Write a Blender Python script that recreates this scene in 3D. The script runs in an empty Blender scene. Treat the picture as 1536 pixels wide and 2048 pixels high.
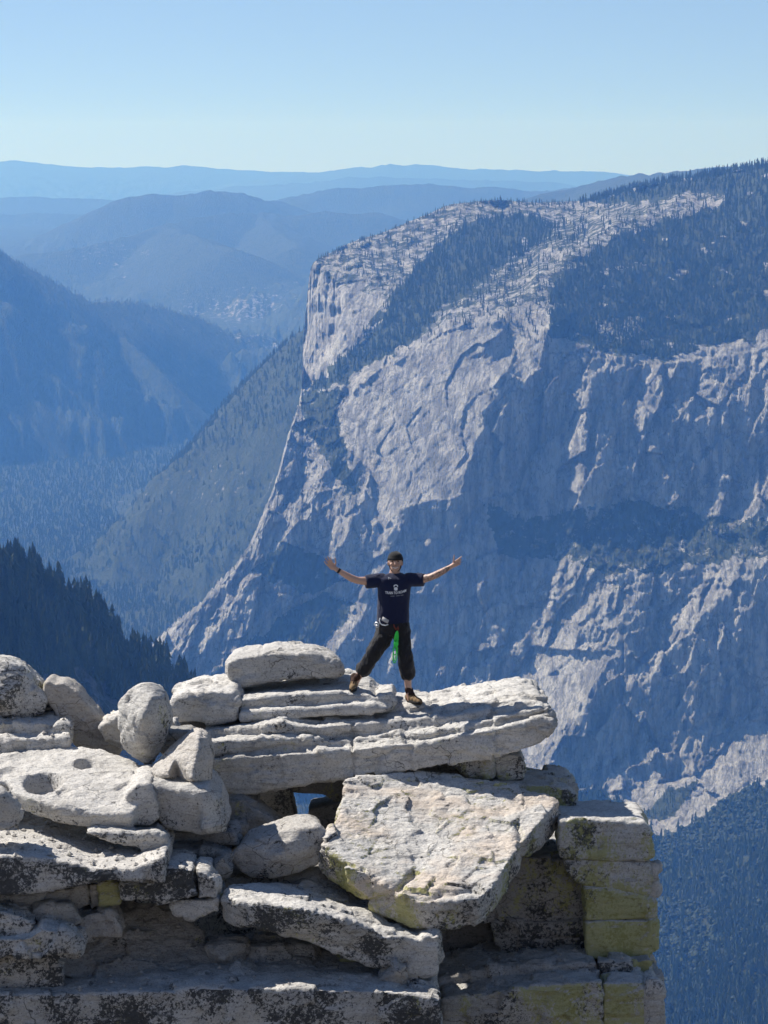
import bpy, bmesh, math, random
import numpy as np
from mathutils import Vector, Matrix, geometry

random.seed(7)
rng = np.random.default_rng(7)
scene = bpy.context.scene
COL = scene.collection

# ------------------------------------------------------------------ camera
F = 6800.0                                   # focal length in photograph pixels (1536 x 2048)
PITCH = math.atan((1024.0 - 300.0) / F)
cam_data = bpy.data.cameras.new('camera')
cam_data.sensor_fit = 'VERTICAL'
cam_data.sensor_height = 36.0
cam_data.lens = 36.0 * F / 2048.0
cam_data.clip_start = 0.5
cam_data.clip_end = 200000.0
cam = bpy.data.objects.new('camera', cam_data)
COL.objects.link(cam)
cam.location = (0, 0, 0)
cam.rotation_euler = (math.pi / 2 - PITCH, 0, 0)
scene.camera = cam

# ------------------------------------------------------------------ world and sun
SUN = Vector((-0.59, 0.33, 0.735)).normalized()      # direction towards the sun
elev = math.asin(SUN.z)
azim = math.atan2(SUN.x, SUN.y)
world = bpy.data.worlds.new('World')
scene.world = world
world.use_nodes = True
nt = world.node_tree
nt.nodes.clear()
wo = nt.nodes.new('ShaderNodeOutputWorld')
bg = nt.nodes.new('ShaderNodeBackground')
sky = nt.nodes.new('ShaderNodeTexSky')
sky.sky_type = 'NISHITA'
sky.sun_disc = False
sky.sun_elevation = elev
sky.sun_rotation = azim
sky.altitude = 2600
sky.air_density = 1.0
sky.dust_density = 0.25
sky.ozone_density = 2.0
bg.inputs['Strength'].default_value = 0.082
tcw = nt.nodes.new('ShaderNodeTexCoord')
lift = nt.nodes.new('ShaderNodeVectorMath')
lift.operation = 'ADD'
lift.inputs[1].default_value = (0, 0, 0.075)
nrmz = nt.nodes.new('ShaderNodeVectorMath')
nrmz.operation = 'NORMALIZE'
tint = nt.nodes.new('ShaderNodeMix')
tint.data_type = 'RGBA'
tint.blend_type = 'MULTIPLY'
tint.inputs[0].default_value = 1.0
tint.inputs[7].default_value = (1.0, 1.0, 1.03, 1)
nt.links.new(tcw.outputs['Generated'], lift.inputs[0])
nt.links.new(lift.outputs[0], nrmz.inputs[0])
nt.links.new(nrmz.outputs[0], sky.inputs['Vector'])
nt.links.new(sky.outputs[0], tint.inputs[6])
nt.links.new(tint.outputs[2], bg.inputs['Color'])
nt.links.new(bg.outputs[0], wo.inputs['Surface'])

sun_data = bpy.data.lights.new('sun', 'SUN')
sun_data.energy = 5.0
sun_data.angle = math.radians(0.53)
sun_data.color = (1.0, 0.955, 0.89)
sun = bpy.data.objects.new('sun', sun_data)
COL.objects.link(sun)
sun.rotation_euler = SUN.to_track_quat('Z', 'Y').to_euler()

scene.view_settings.view_transform = 'Standard'
scene.view_settings.look = 'None'
scene.view_settings.exposure = 0.52
scene.view_settings.gamma = 1.0
scene.view_settings.use_curve_mapping = False
scene.cycles.max_bounces = 6
scene.cycles.volume_bounces = 1

# ------------------------------------------------------------------ helpers
cp, sp = math.cos(PITCH), math.sin(PITCH)


def at(px, py, Y):
    """photograph pixel and forward distance -> point in the world"""
    xc = (px - 768.0) / F
    yc = (1024.0 - py) / F
    dy = cp + yc * sp
    dz = -sp + yc * cp
    return Vector((xc * Y / dy, Y, dz * Y / dy))


def at_np(px, py, Y):
    xc = (px - 768.0) / F
    yc = (1024.0 - py) / F
    dy = cp + yc * sp
    dz = -sp + yc * cp
    return np.stack([xc * Y / dy, Y + 0 * xc, dz * Y / dy], -1)


def project(P):
    """world -> photograph pixel (numpy)"""
    f = P[..., 1] * cp - P[..., 2] * sp
    u = P[..., 1] * sp + P[..., 2] * cp
    return 768.0 + F * P[..., 0] / f, 1024.0 - F * u / f


def _hash(ix, iy, iz, seed):
    h = (ix.astype(np.int64) * 374761393 + iy.astype(np.int64) * 668265263 + iz.astype(np.int64) * 2147483647 + seed * 1274126177) & 0xFFFFFFFF
    h = ((h ^ (h >> 13)) * 1274126177) & 0xFFFFFFFF
    h = ((h ^ (h >> 16)) * 2246822519) & 0xFFFFFFFF
    return (h ^ (h >> 15)) & 0xFFFFFFFF


def noise3(P, seed=0):
    """gradient noise, about -1..1"""
    P = np.asarray(P, dtype=np.float64)
    I = np.floor(P)
    f = P - I
    I = I.astype(np.int64)
    w = f * f * f * (f * (f * 6 - 15) + 10)
    out = np.zeros(P.shape[:-1])
    for dx in (0, 1):
        wx = w[..., 0] if dx else 1 - w[..., 0]
        for dy in (0, 1):
            wy = w[..., 1] if dy else 1 - w[..., 1]
            for dz in (0, 1):
                wz = w[..., 2] if dz else 1 - w[..., 2]
                h = _hash(I[..., 0] + dx, I[..., 1] + dy, I[..., 2] + dz, seed)
                gx = (h & 1023) / 511.5 - 1
                gy = ((h >> 10) & 1023) / 511.5 - 1
                gz = ((h >> 20) & 1023) / 511.5 - 1
                out += wx * wy * wz * (gx * (f[..., 0] - dx) + gy * (f[..., 1] - dy) + gz * (f[..., 2] - dz))
    return out * 1.35


def fbm(P, octaves=4, seed=0, gain=0.5, ridged=False):
    P = np.asarray(P, dtype=np.float64)
    a, s, out = 1.0, 0.0, 0.0
    for o in range(octaves):
        n = noise3(P * (2.03 ** o) + 17.3 * o, seed + o)
        if ridged:
            n = 1 - 2 * np.abs(n)
        out = out + a * n
        s += a
        a *= gain
    return out / s


def facets(P, seed=5):
    """random flat chips: every cell of a jittered grid is a plane with its own tilt"""
    I = np.floor(P).astype(np.int64)
    best = np.full(len(P), 1e9)
    val = np.zeros(len(P))
    for dx in (-1, 0, 1):
        for dy in (-1, 0, 1):
            for dz in (-1, 0, 1):
                cx, cy, cz = I[:, 0] + dx, I[:, 1] + dy, I[:, 2] + dz
                h = _hash(cx, cy, cz, seed)
                h2 = _hash(cx, cy, cz, seed + 9)
                jx = cx + 0.5 + ((h & 1023) / 1023.0 - 0.5) * 0.8
                jy = cy + 0.5 + (((h >> 10) & 1023) / 1023.0 - 0.5) * 0.8
                jz = cz + 0.5 + (((h >> 20) & 1023) / 1023.0 - 0.5) * 0.8
                ex, ey, ez = P[:, 0] - jx, P[:, 1] - jy, P[:, 2] - jz
                r = ex * ex + ey * ey + ez * ez
                g = ((h2 & 1023) / 511.5 - 1) * ex + (((h2 >> 10) & 1023) / 511.5 - 1) * ey + (((h2 >> 20) & 1023) / 511.5 - 1) * ez * 1.2
                g += ((h2 >> 5) & 255) / 255.0 * 0.5 - 0.25
                m = r < best
                best = np.where(m, r, best)
                val = np.where(m, g, val)
    return val


def sstep(a, b, x):
    t = np.clip((x - a) / (b - a), 0, 1)
    return t * t * (3 - 2 * t)


def tag(o, label=None, cat=None, group=None, kind=None):
    if label:
        o['label'] = label
    if cat:
        o['category'] = cat
    if group:
        o['group'] = group
    if kind:
        o['kind'] = kind
    return o


def mesh_obj(name, verts, faces, mat=None, parent=None, smooth=False, link=True):
    me = bpy.data.meshes.new(name)
    verts = np.asarray(verts, dtype=np.float32)
    me.vertices.add(len(verts))
    me.vertices.foreach_set('co', verts.ravel())
    if isinstance(faces, np.ndarray):
        n, k = faces.shape
        me.loops.add(n * k)
        me.loops.foreach_set('vertex_index', faces.ravel().astype(np.int32))
        me.polygons.add(n)
        me.polygons.foreach_set('loop_start', np.arange(0, n * k, k, dtype=np.int32))
        me.polygons.foreach_set('loop_total', np.full(n, k, dtype=np.int32))
    else:
        me = bpy.data.meshes.new(name)
        me.from_pydata([tuple(map(float, v)) for v in verts], [], faces)
    me.update()
    me.validate()
    if smooth:
        me.polygons.foreach_set('use_smooth', np.ones(len(me.polygons), dtype=bool))
    if mat:
        me.materials.append(mat)
    o = bpy.data.objects.new(name, me)
    if link:
        COL.objects.link(o)
    if parent is not None:
        o.parent = parent
    return o


def grid_faces(nr, nc):
    r, c = np.meshgrid(np.arange(nr - 1), np.arange(nc - 1), indexing='ij')
    a = (r * nc + c).ravel()
    return np.stack([a, a + 1, a + nc + 1, a + nc], -1)


def set_attr(o, name, vals):
    a = o.data.attributes.new(name, 'FLOAT', 'POINT')
    a.data.foreach_set('value', np.asarray(vals, dtype=np.float32).ravel())


def in_poly(px, py, poly):
    inside = np.zeros(px.shape, bool)
    n = len(poly)
    for i in range(n):
        x1, y1 = poly[i]
        x2, y2 = poly[(i + 1) % n]
        if y1 == y2:
            continue
        c = ((y1 > py) != (y2 > py)) & (px < (x2 - x1) * (py - y1) / (y2 - y1) + x1)
        inside ^= c
    return inside


class NB:
    """small node-tree builder"""

    def __init__(self, name):
        self.m = bpy.data.materials.new(name)
        self.m.use_nodes = True
        self.t = self.m.node_tree
        self.t.nodes.clear()
        self.out = self.t.nodes.new('ShaderNodeOutputMaterial')
        self.b = self.t.nodes.new('ShaderNodeBsdfPrincipled')
        self.t.links.new(self.b.outputs[0], self.out.inputs['Surface'])
        self.b.inputs['Roughness'].default_value = 0.9
        self.b.inputs['Specular IOR Level'].default_value = 0.2

    def n(self, typ, **kw):
        nd = self.t.nodes.new(typ)
        for k, v in kw.items():
            setattr(nd, k, v)
        return nd

    def link(self, a, b):
        self.t.links.new(a, b)

    def set(self, sock, v):
        if hasattr(v, 'links') or hasattr(v, 'is_linked'):
            self.t.links.new(v, sock)
        elif isinstance(v, (tuple, list)) and len(v) == 3 and len(sock.default_value) == 4:
            sock.default_value = (*v, 1.0)
        else:
            sock.default_value = v

    def coord(self, kind='Object', scale=(1, 1, 1), rot=(0, 0, 0), loc=(0, 0, 0)):
        tc = self.n('ShaderNodeTexCoord')
        mp = self.n('ShaderNodeMapping')
        self.link(tc.outputs[kind], mp.inputs['Vector'])
        mp.inputs['Scale'].default_value = scale
        mp.inputs['Rotation'].default_value = rot
        mp.inputs['Location'].default_value = loc
        return mp.outputs[0]

    def noise(self, vec, scale=1.0, detail=6, rough=0.55, dist=0.0, col=False):
        nd = self.n('ShaderNodeTexNoise')
        self.link(vec, nd.inputs['Vector'])
        nd.inputs['Scale'].default_value = scale
        nd.inputs['Detail'].default_value = detail
        nd.inputs['Roughness'].default_value = rough
        nd.inputs['Distortion'].default_value = dist
        return nd.outputs['Color' if col else 'Fac']

    def ramp(self, v, stops, interp='LINEAR'):
        r = self.n('ShaderNodeValToRGB')
        r.color_ramp.interpolation = interp
        els = r.color_ramp.elements
        while len(els) < len(stops):
            els.new(0.5)
        for e, (p, c) in zip(els, stops):
            e.position = p
            e.color = (c, c, c, 1) if isinstance(c, (int, float)) else (*c, 1)
        self.link(v, r.inputs[0])
        return r.outputs[0]

    def mix(self, f, a, b, blend='MIX'):
        m = self.n('ShaderNodeMix', data_type='RGBA', blend_type=blend)
        self.set(m.inputs[0], f)
        self.set(m.inputs[6], a)
        self.set(m.inputs[7], b)
        return m.outputs[2]

    def math(self, op, a, b=0.0, clamp=False):
        m = self.n('ShaderNodeMath', operation=op, use_clamp=clamp)
        self.set(m.inputs[0], a)
        self.set(m.inputs[1], b)
        return m.outputs[0]

    def attr(self, name):
        a = self.n('ShaderNodeAttribute', attribute_name=name)
        return a.outputs['Fac']

    def bump(self, h, strength=0.5, dist=0.02, normal=None):
        b = self.n('ShaderNodeBump')
        b.inputs['Strength'].default_value = strength
        b.inputs['Distance'].default_value = dist
        self.link(h, b.inputs['Height'])
        if normal is not None:
            self.link(normal, b.inputs['Normal'])
        return b.outputs[0]

    def done(self, color=None, normal=None, rough=None):
        if color is not None:
            self.set(self.b.inputs['Base Color'], color)
        if normal is not None:
            self.link(normal, self.b.inputs['Normal'])
        if rough is not None:
            self.set(self.b.inputs['Roughness'], rough)
        return self.m


def simple_mat(name, col, rough=0.8, spec=0.2, var=0.0, scale=30.0):
    nb = NB(name)
    nb.b.inputs['Specular IOR Level'].default_value = spec
    if var:
        v = nb.noise(nb.coord('Object'), scale, 4)
        c = nb.mix(v, tuple(x * (1 - var) for x in col), tuple(min(1, x * (1 + var)) for x in col))
        return nb.done(c, rough=rough)
    return nb.done(col, rough=rough)


# ------------------------------------------------------------------ materials of the far land
def mountain_material(name, granite=(0.43, 0.41, 0.39), streak=0.5, forest=(0.035, 0.05, 0.028), ws=1.0):
    nb = NB(name)
    co = nb.coord('Object', scale=(ws, ws, ws))
    big = nb.noise(co, 0.004, 6, 0.6)
    fine = nb.noise(co, 0.22, 7, 0.7)
    vert = nb.noise(nb.coord('Object', scale=(ws, ws * 0.4, ws * 0.10)), 0.045, 6, 0.65, 0.6)
    lean = nb.noise(nb.coord('Object', scale=(ws, ws * 0.3, ws * 0.16), rot=(0, math.radians(38), 0)), 0.17, 6, 0.7, 0.3)
    base = nb.mix(nb.ramp(big, [(0.35, 0.0), (0.65, 1.0)]), tuple(c * 0.74 for c in granite), granite)
    warm = nb.mix(nb.ramp(nb.noise(co, 0.009, 4), [(0.56, 0.0), (0.72, 0.45)]), base, (0.50, 0.43, 0.37))
    stained = nb.mix(nb.math('MULTIPLY', nb.ramp(vert, [(0.45, 0.0), (0.57, 1.0)]), streak), warm, (0.12, 0.12, 0.125))
    cracked = nb.mix(nb.ramp(lean, [(0.36, 0.75), (0.46, 0.0)]), stained, (0.12, 0.12, 0.12))
    wobble = nb.n('ShaderNodeVectorMath', operation='MULTIPLY_ADD')
    nb.link(nb.noise(co, 0.02, 4, 0.6, col=True), wobble.inputs[0])
    wobble.inputs[1].default_value = (60, 60, 60)
    nb.link(co, wobble.inputs[2])
    for sc, st_, wd in ((0.011, 0.30, 0.018), (0.034, 0.42, 0.03)):
        mpp = nb.n('ShaderNodeMapping')
        nb.link(wobble.outputs[0], mpp.inputs['Vector'])
        mpp.inputs['Scale'].default_value = (1, 0.5, st_)
        mpp.inputs['Rotation'].default_value = (0, math.radians(16), 0)
        vo = nb.n('ShaderNodeTexVoronoi', feature='DISTANCE_TO_EDGE')
        nb.link(mpp.outputs[0], vo.inputs['Vector'])
        vo.inputs['Scale'].default_value = sc
        cracked = nb.mix(nb.math('MULTIPLY', nb.ramp(vo.outputs['Distance'], [(0.0, 0.85), (wd, 0.0)]), nb.ramp(big, [(0.35, 0.3), (0.6, 1.0)])), cracked, (0.07, 0.07, 0.075))
    speck = nb.mix(nb.ramp(fine, [(0.40, 0.0), (0.62, 1.0)]), (0.22, 0.21, 0.21), (0.52, 0.505, 0.49))
    rock = nb.mix(0.22, cracked, speck)
    fcol = nb.mix(nb.ramp(nb.noise(co, 0.03, 6, 0.7), [(0.35, 0.0), (0.7, 1.0)]), forest, (0.075, 0.085, 0.045))
    fmask = nb.math('ADD', nb.attr('forest'), nb.math('MULTIPLY', nb.math('SUBTRACT', nb.noise(co, 0.026, 8, 0.75), 0.5), 1.7))
    fm = nb.ramp(fmask, [(0.44, 0.0), (0.56, 1.0)])
    col = nb.mix(fm, rock, fcol)
    h = nb.math('ADD', nb.math('MULTIPLY', nb.noise(co, 0.11, 8, 0.7), 0.3), nb.math('ADD', nb.math('MULTIPLY', vert, 0.9), nb.math('MULTIPLY', lean, 0.8)))
    nrm = nb.bump(h, 1.0, 20.0)
    return nb.done(col, nrm, 0.95)

# ================================================================== THE FAR LAND
# ---- height field of the country beyond the valley and the valley floor
def base_height(Y):
    ys = [2000, 7600, 9000, 14800, 16700, 17700, 18900, 21200, 23600, 28300, 35400, 54000, 70000]
    zs = [-1650, -1620, -1310, -1300, -1330, -1130, -990, -860, -720, -660, -720, -900, -1500]
    return np.interp(Y, ys, zs)


RIDGES = [
    # (crest [(px, py, Y)], slope near the crest, name)
    ([(-300, 330, 46e3), (0, 328, 46e3), (28, 322, 46e3), (60, 328, 46e3), (130, 331, 46e3), (170, 336, 46e3), (250, 337, 46e3), (340, 333, 46e3), (380, 332, 46e3),
      (430, 339, 46e3), (560, 345, 46e3), (650, 347, 46e3), (690, 343, 45e3), (740, 334, 44e3), (790, 330, 44e3), (850, 331, 44e3), (900, 338, 44e3),
      (1060, 342, 44e3), (1200, 345, 44e3), (1300, 356, 44e3), (1900, 350, 44e3)], 0.10),
    ([(380, 384, 38e3), (480, 374, 38e3), (640, 366, 37e3), (720, 354, 37e3), (820, 358, 37e3), (1100, 366, 37e3)], 0.14),
    ([(-300, 400, 30e3), (0, 398, 30e3), (70, 396, 30e3), (130, 400, 30e3), (250, 402, 30e3), (330, 412, 30e3)], 0.12),
    ([(-300, 430, 26e3), (0, 432, 26e3), (120, 428, 26e3), (240, 440, 26e3)], 0.10),
    ([(90, 487, 21e3), (150, 462, 21e3), (205, 438, 21e3), (232, 414, 21e3), (268, 396, 21e3), (300, 390, 21e3), (318, 391, 21e3), (350, 394, 21e3), (400, 388, 21e3),
      (430, 385, 21.2e3), (466, 386, 21.2e3), (488, 394, 21.3e3), (515, 403, 21.5e3), (560, 408, 22e3)], 0.30),
    ([(540, 410, 25e3), (585, 402, 24e3), (612, 388, 24e3), (660, 380, 24e3), (760, 376, 24e3), (830, 371, 24e3), (900, 372, 24e3), (935, 377, 24e3),
      (1060, 381, 24e3), (1150, 378, 24e3), (1300, 372, 24e3), (1700, 372, 24e3)], 0.22),
    ([(1080, 392, 17e3), (1150, 380, 17e3), (1240, 357, 17e3), (1300, 351, 16e3), (1400, 342, 15e3), (1700, 330, 15e3)], 0.30),
    # spurs in front of the dome hill
    ([(60, 506, 18.2e3), (150, 500, 18.2e3), (250, 478, 18.6e3), (330, 455, 19e3), (420, 432, 19.6e3), (520, 432, 20e3), (640, 430, 20e3), (760, 425, 20e3)], 0.28),
    ([(330, 455, 19e3), (400, 480, 18e3), (470, 505, 17.4e3)], 0.30),
    ([(520, 432, 20e3), (560, 470, 19e3), (600, 500, 18e3)], 0.30),
    # tree covered ridge on the left side of the valley
    ([(-500, 300, 12.6e3), (-200, 400, 12.8e3), (-60, 466, 13.0e3), (0, 505, 13.2e3), (60, 536, 13.3e3), (110, 565, 13.4e3), (180, 598, 13.5e3), (280, 606, 13.9e3),
      (340, 624, 14.2e3), (420, 646, 14.5e3), (462, 668, 14.7e3), (530, 672, 15.0e3), (600, 700, 15.2e3), (700, 760, 15.4e3)], 0.72),
    ([(-200, 700, 12.3e3), (-20, 760, 12.3e3), (70, 800, 12.3e3), (150, 850, 12.3e3), (200, 900, 12.3e3)], 0.75),
    ([(180, 598, 13.5e3), (260, 690, 13.3e3), (330, 760, 13.1e3), (380, 850, 12.9e3)], 0.8),
    ([(420, 646, 14.5e3), (470, 720, 14.2e3), (520, 800, 13.9e3)], 0.75),
    ([(600, 690, 15.2e3), (560, 760, 14.4e3), (520, 850, 13.6e3)], 0.6),
    # the talus slope west of the great cliff
    ([(760, 560, 10.2e3), (600, 660, 10.5e3), (560, 700, 10.7e3), (530, 740, 10.9e3), (500, 778, 11.0e3), (430, 848, 11.3e3), (388, 884, 11.5e3),
      (376, 905, 11.55e3), (340, 950, 11.7e3), (280, 1005, 11.9e3)], 0.92),
]


RIDGES = [([(x, y, Y * 1.18 if (Y > 12.25e3 or (x < 240 and y < 920)) else Y) for x, y, Y in cr], sl) for cr, sl in RIDGES]


def ridge_height(X, Y):
    P2 = np.stack([X, Y, 0 * X], -1)
    wl = np.clip(Y / 14000.0, 0.6, 3.0)
    n1 = fbm(P2 / 1400.0, 4, 3)
    n2 = fbm(P2 / 520.0, 5, 9, 0.55, ridged=True)
    z = base_height(Y) + 18 * n1 * (Y > 13500)
    for ri, (cr, slope) in enumerate(RIDGES):
        pts = [at(*c) for c in cr]
        best = np.full(X.shape, -1e9)
        for a, b in zip(pts[:-1], pts[1:]):
            dx, dy = b.x - a.x, b.y - a.y
            L2 = dx * dx + dy * dy + 1e-6
            t = np.clip(((X - a.x) * dx + (Y - a.y) * dy) / L2, 0, 1)
            d = np.hypot(X - (a.x + t * dx), Y - (a.y + t * dy))
            zz = a.z + t * (b.z - a.z)
            dn = d * (1 + 0.5 * n2 * sstep(30, 500 * 1, d)) * (1 + 0.25 * n1)
            best = np.maximum(best, zz - slope * dn)
        z = np.maximum(z, best)
    z += np.where(z > base_height(Y) + 25, 1, 0.15) * (n2 - 0.3) * 26 * np.clip(wl, 0, 2.0)
    return z


def fan(name, Y0, Y1, nrow, ncol, pxl, pxr, mat, forest_fn):
    Ys = np.exp(np.linspace(math.log(Y0), math.log(Y1), nrow))
    pxs = np.linspace(pxl, pxr, ncol)
    YY, PX = np.meshgrid(Ys, pxs, indexing='ij')
    XX = (PX - 768.0) / F * YY
    ZZ = ridge_height(XX, YY)
    V = np.stack([XX, YY, ZZ], -1).reshape(-1, 3)
    o = mesh_obj(name, V, grid_faces(nrow, ncol), mat)
    px, py = project(V)
    set_attr(o, 'forest', forest_fn(V, px, py))
    tag(o, kind='structure')
    return o, YY, XX, ZZ


def far_forest(V, px, py):
    n = fbm(V / 900.0, 4, 31)
    f = 0.86 + 0.25 * n
    # burnt and bare granite patches
    bare = in_poly(px, py, [(60, 500), (200, 480), (300, 490), (330, 520), (260, 560), (190, 575), (120, 540)])
    bare |= in_poly(px, py, [(480, 648), (520, 650), (590, 690), (560, 720), (440, 690), (360, 640), (350, 622), (420, 650)])
    f = np.where(bare, 0.73 + 0.35 * n, f)
    mid = in_poly(px, py, [(330, 580), (600, 560), (610, 660), (480, 650), (340, 620)])
    f = np.where(mid & ~bare, 0.70 + 0.4 * n, f)
    talus = in_poly(px, py, [(200, 1000), (330, 930), (560, 900), (540, 990), (420, 1030), (300, 1060)])
    f = np.where(talus, 0.74 + 0.3 * fbm(V * np.array([1 / 60., 1 / 60., 1 / 60.]), 3, 5), f)
    return np.clip(f, 0, 1.2)


M_far = mountain_material('far_hill_ground', granite=(0.40, 0.38, 0.36), streak=0.1)
far_land, FY, FX, FZ = fan('valley_terrain', 6500, 64000, 620, 560, -260, 1760, M_far, far_forest)


def fan_z(X, Y):
    return ridge_height(np.asarray(X, float), np.asarray(Y, float))


# ---- relief sheets: cliffs whose form is given by surveyed points
class Relief:
    def __init__(self, ctrl, seed, warp=(14, 90)):
        self.c = np.array(ctrl, dtype=float)
        co = [Vector((c[0] / 1000.0, c[1] / 1000.0)) for c in ctrl]
        vo, ed, fa, ov, oe, of = geometry.delaunay_2d_cdt(co, [], [], 0, 1e-6)
        self.v = np.array([(v.x * 1000, v.y * 1000) for v in vo])
        self.y = np.array([self.c[o[0]][2] for o in ov])
        self.f = fa
        self.seed = seed
        self.warp = warp

    def raw(self, px, py):
        out = np.full(px.shape, np.nan)
        for f in self.f:
            (x0, y0), (x1, y1), (x2, y2) = self.v[f[0]], self.v[f[1]], self.v[f[2]]
            det = (y1 - y2) * (x0 - x2) + (x2 - x1) * (y0 - y2)
            if abs(det) < 1e-9:
                continue
            m = (px >= min(x0, x1, x2) - 1) & (px <= max(x0, x1, x2) + 1) & (py >= min(y0, y1, y2) - 1) & (py <= max(y0, y1, y2) + 1)
            idx = np.nonzero(m)
            X, Y = px[idx], py[idx]
            a = ((y1 - y2) * (X - x2) + (x2 - x1) * (Y - y2)) / det
            b = ((y2 - y0) * (X - x2) + (x0 - x2) * (Y - y2)) / det
            c = 1 - a - b
            ok = (a >= -1e-4) & (b >= -1e-4) & (c >= -1e-4)
            val = a * self.y[f[0]] + b * self.y[f[1]] + c * self.y[f[2]]
            sel = tuple(i[ok] for i in idx)
            out[sel] = val[ok]
        return out

    def depth(self, px, py):
        A, L = self.warp
        Q = np.stack([px / L, py / L, 0 * px + 3.7], -1)
        wx = A * fbm(Q, 4, self.seed + 40)
        wy = A * fbm(Q + 9.1, 4, self.seed + 50)
        d = self.raw(px + wx, py + wy)
        bad = np.isnan(d)
        if bad.any():
            d2 = self.raw(px, py)
            d = np.where(bad, d2, d)
            bad = np.isnan(d)
            if bad.any():
                q = np.stack([px[bad], py[bad]], -1)
                dd = ((q[:, None, :] - self.c[None, :, :2]) ** 2).sum(-1)
                d[bad] = self.c[dd.argmin(1), 2]
        return d


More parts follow.
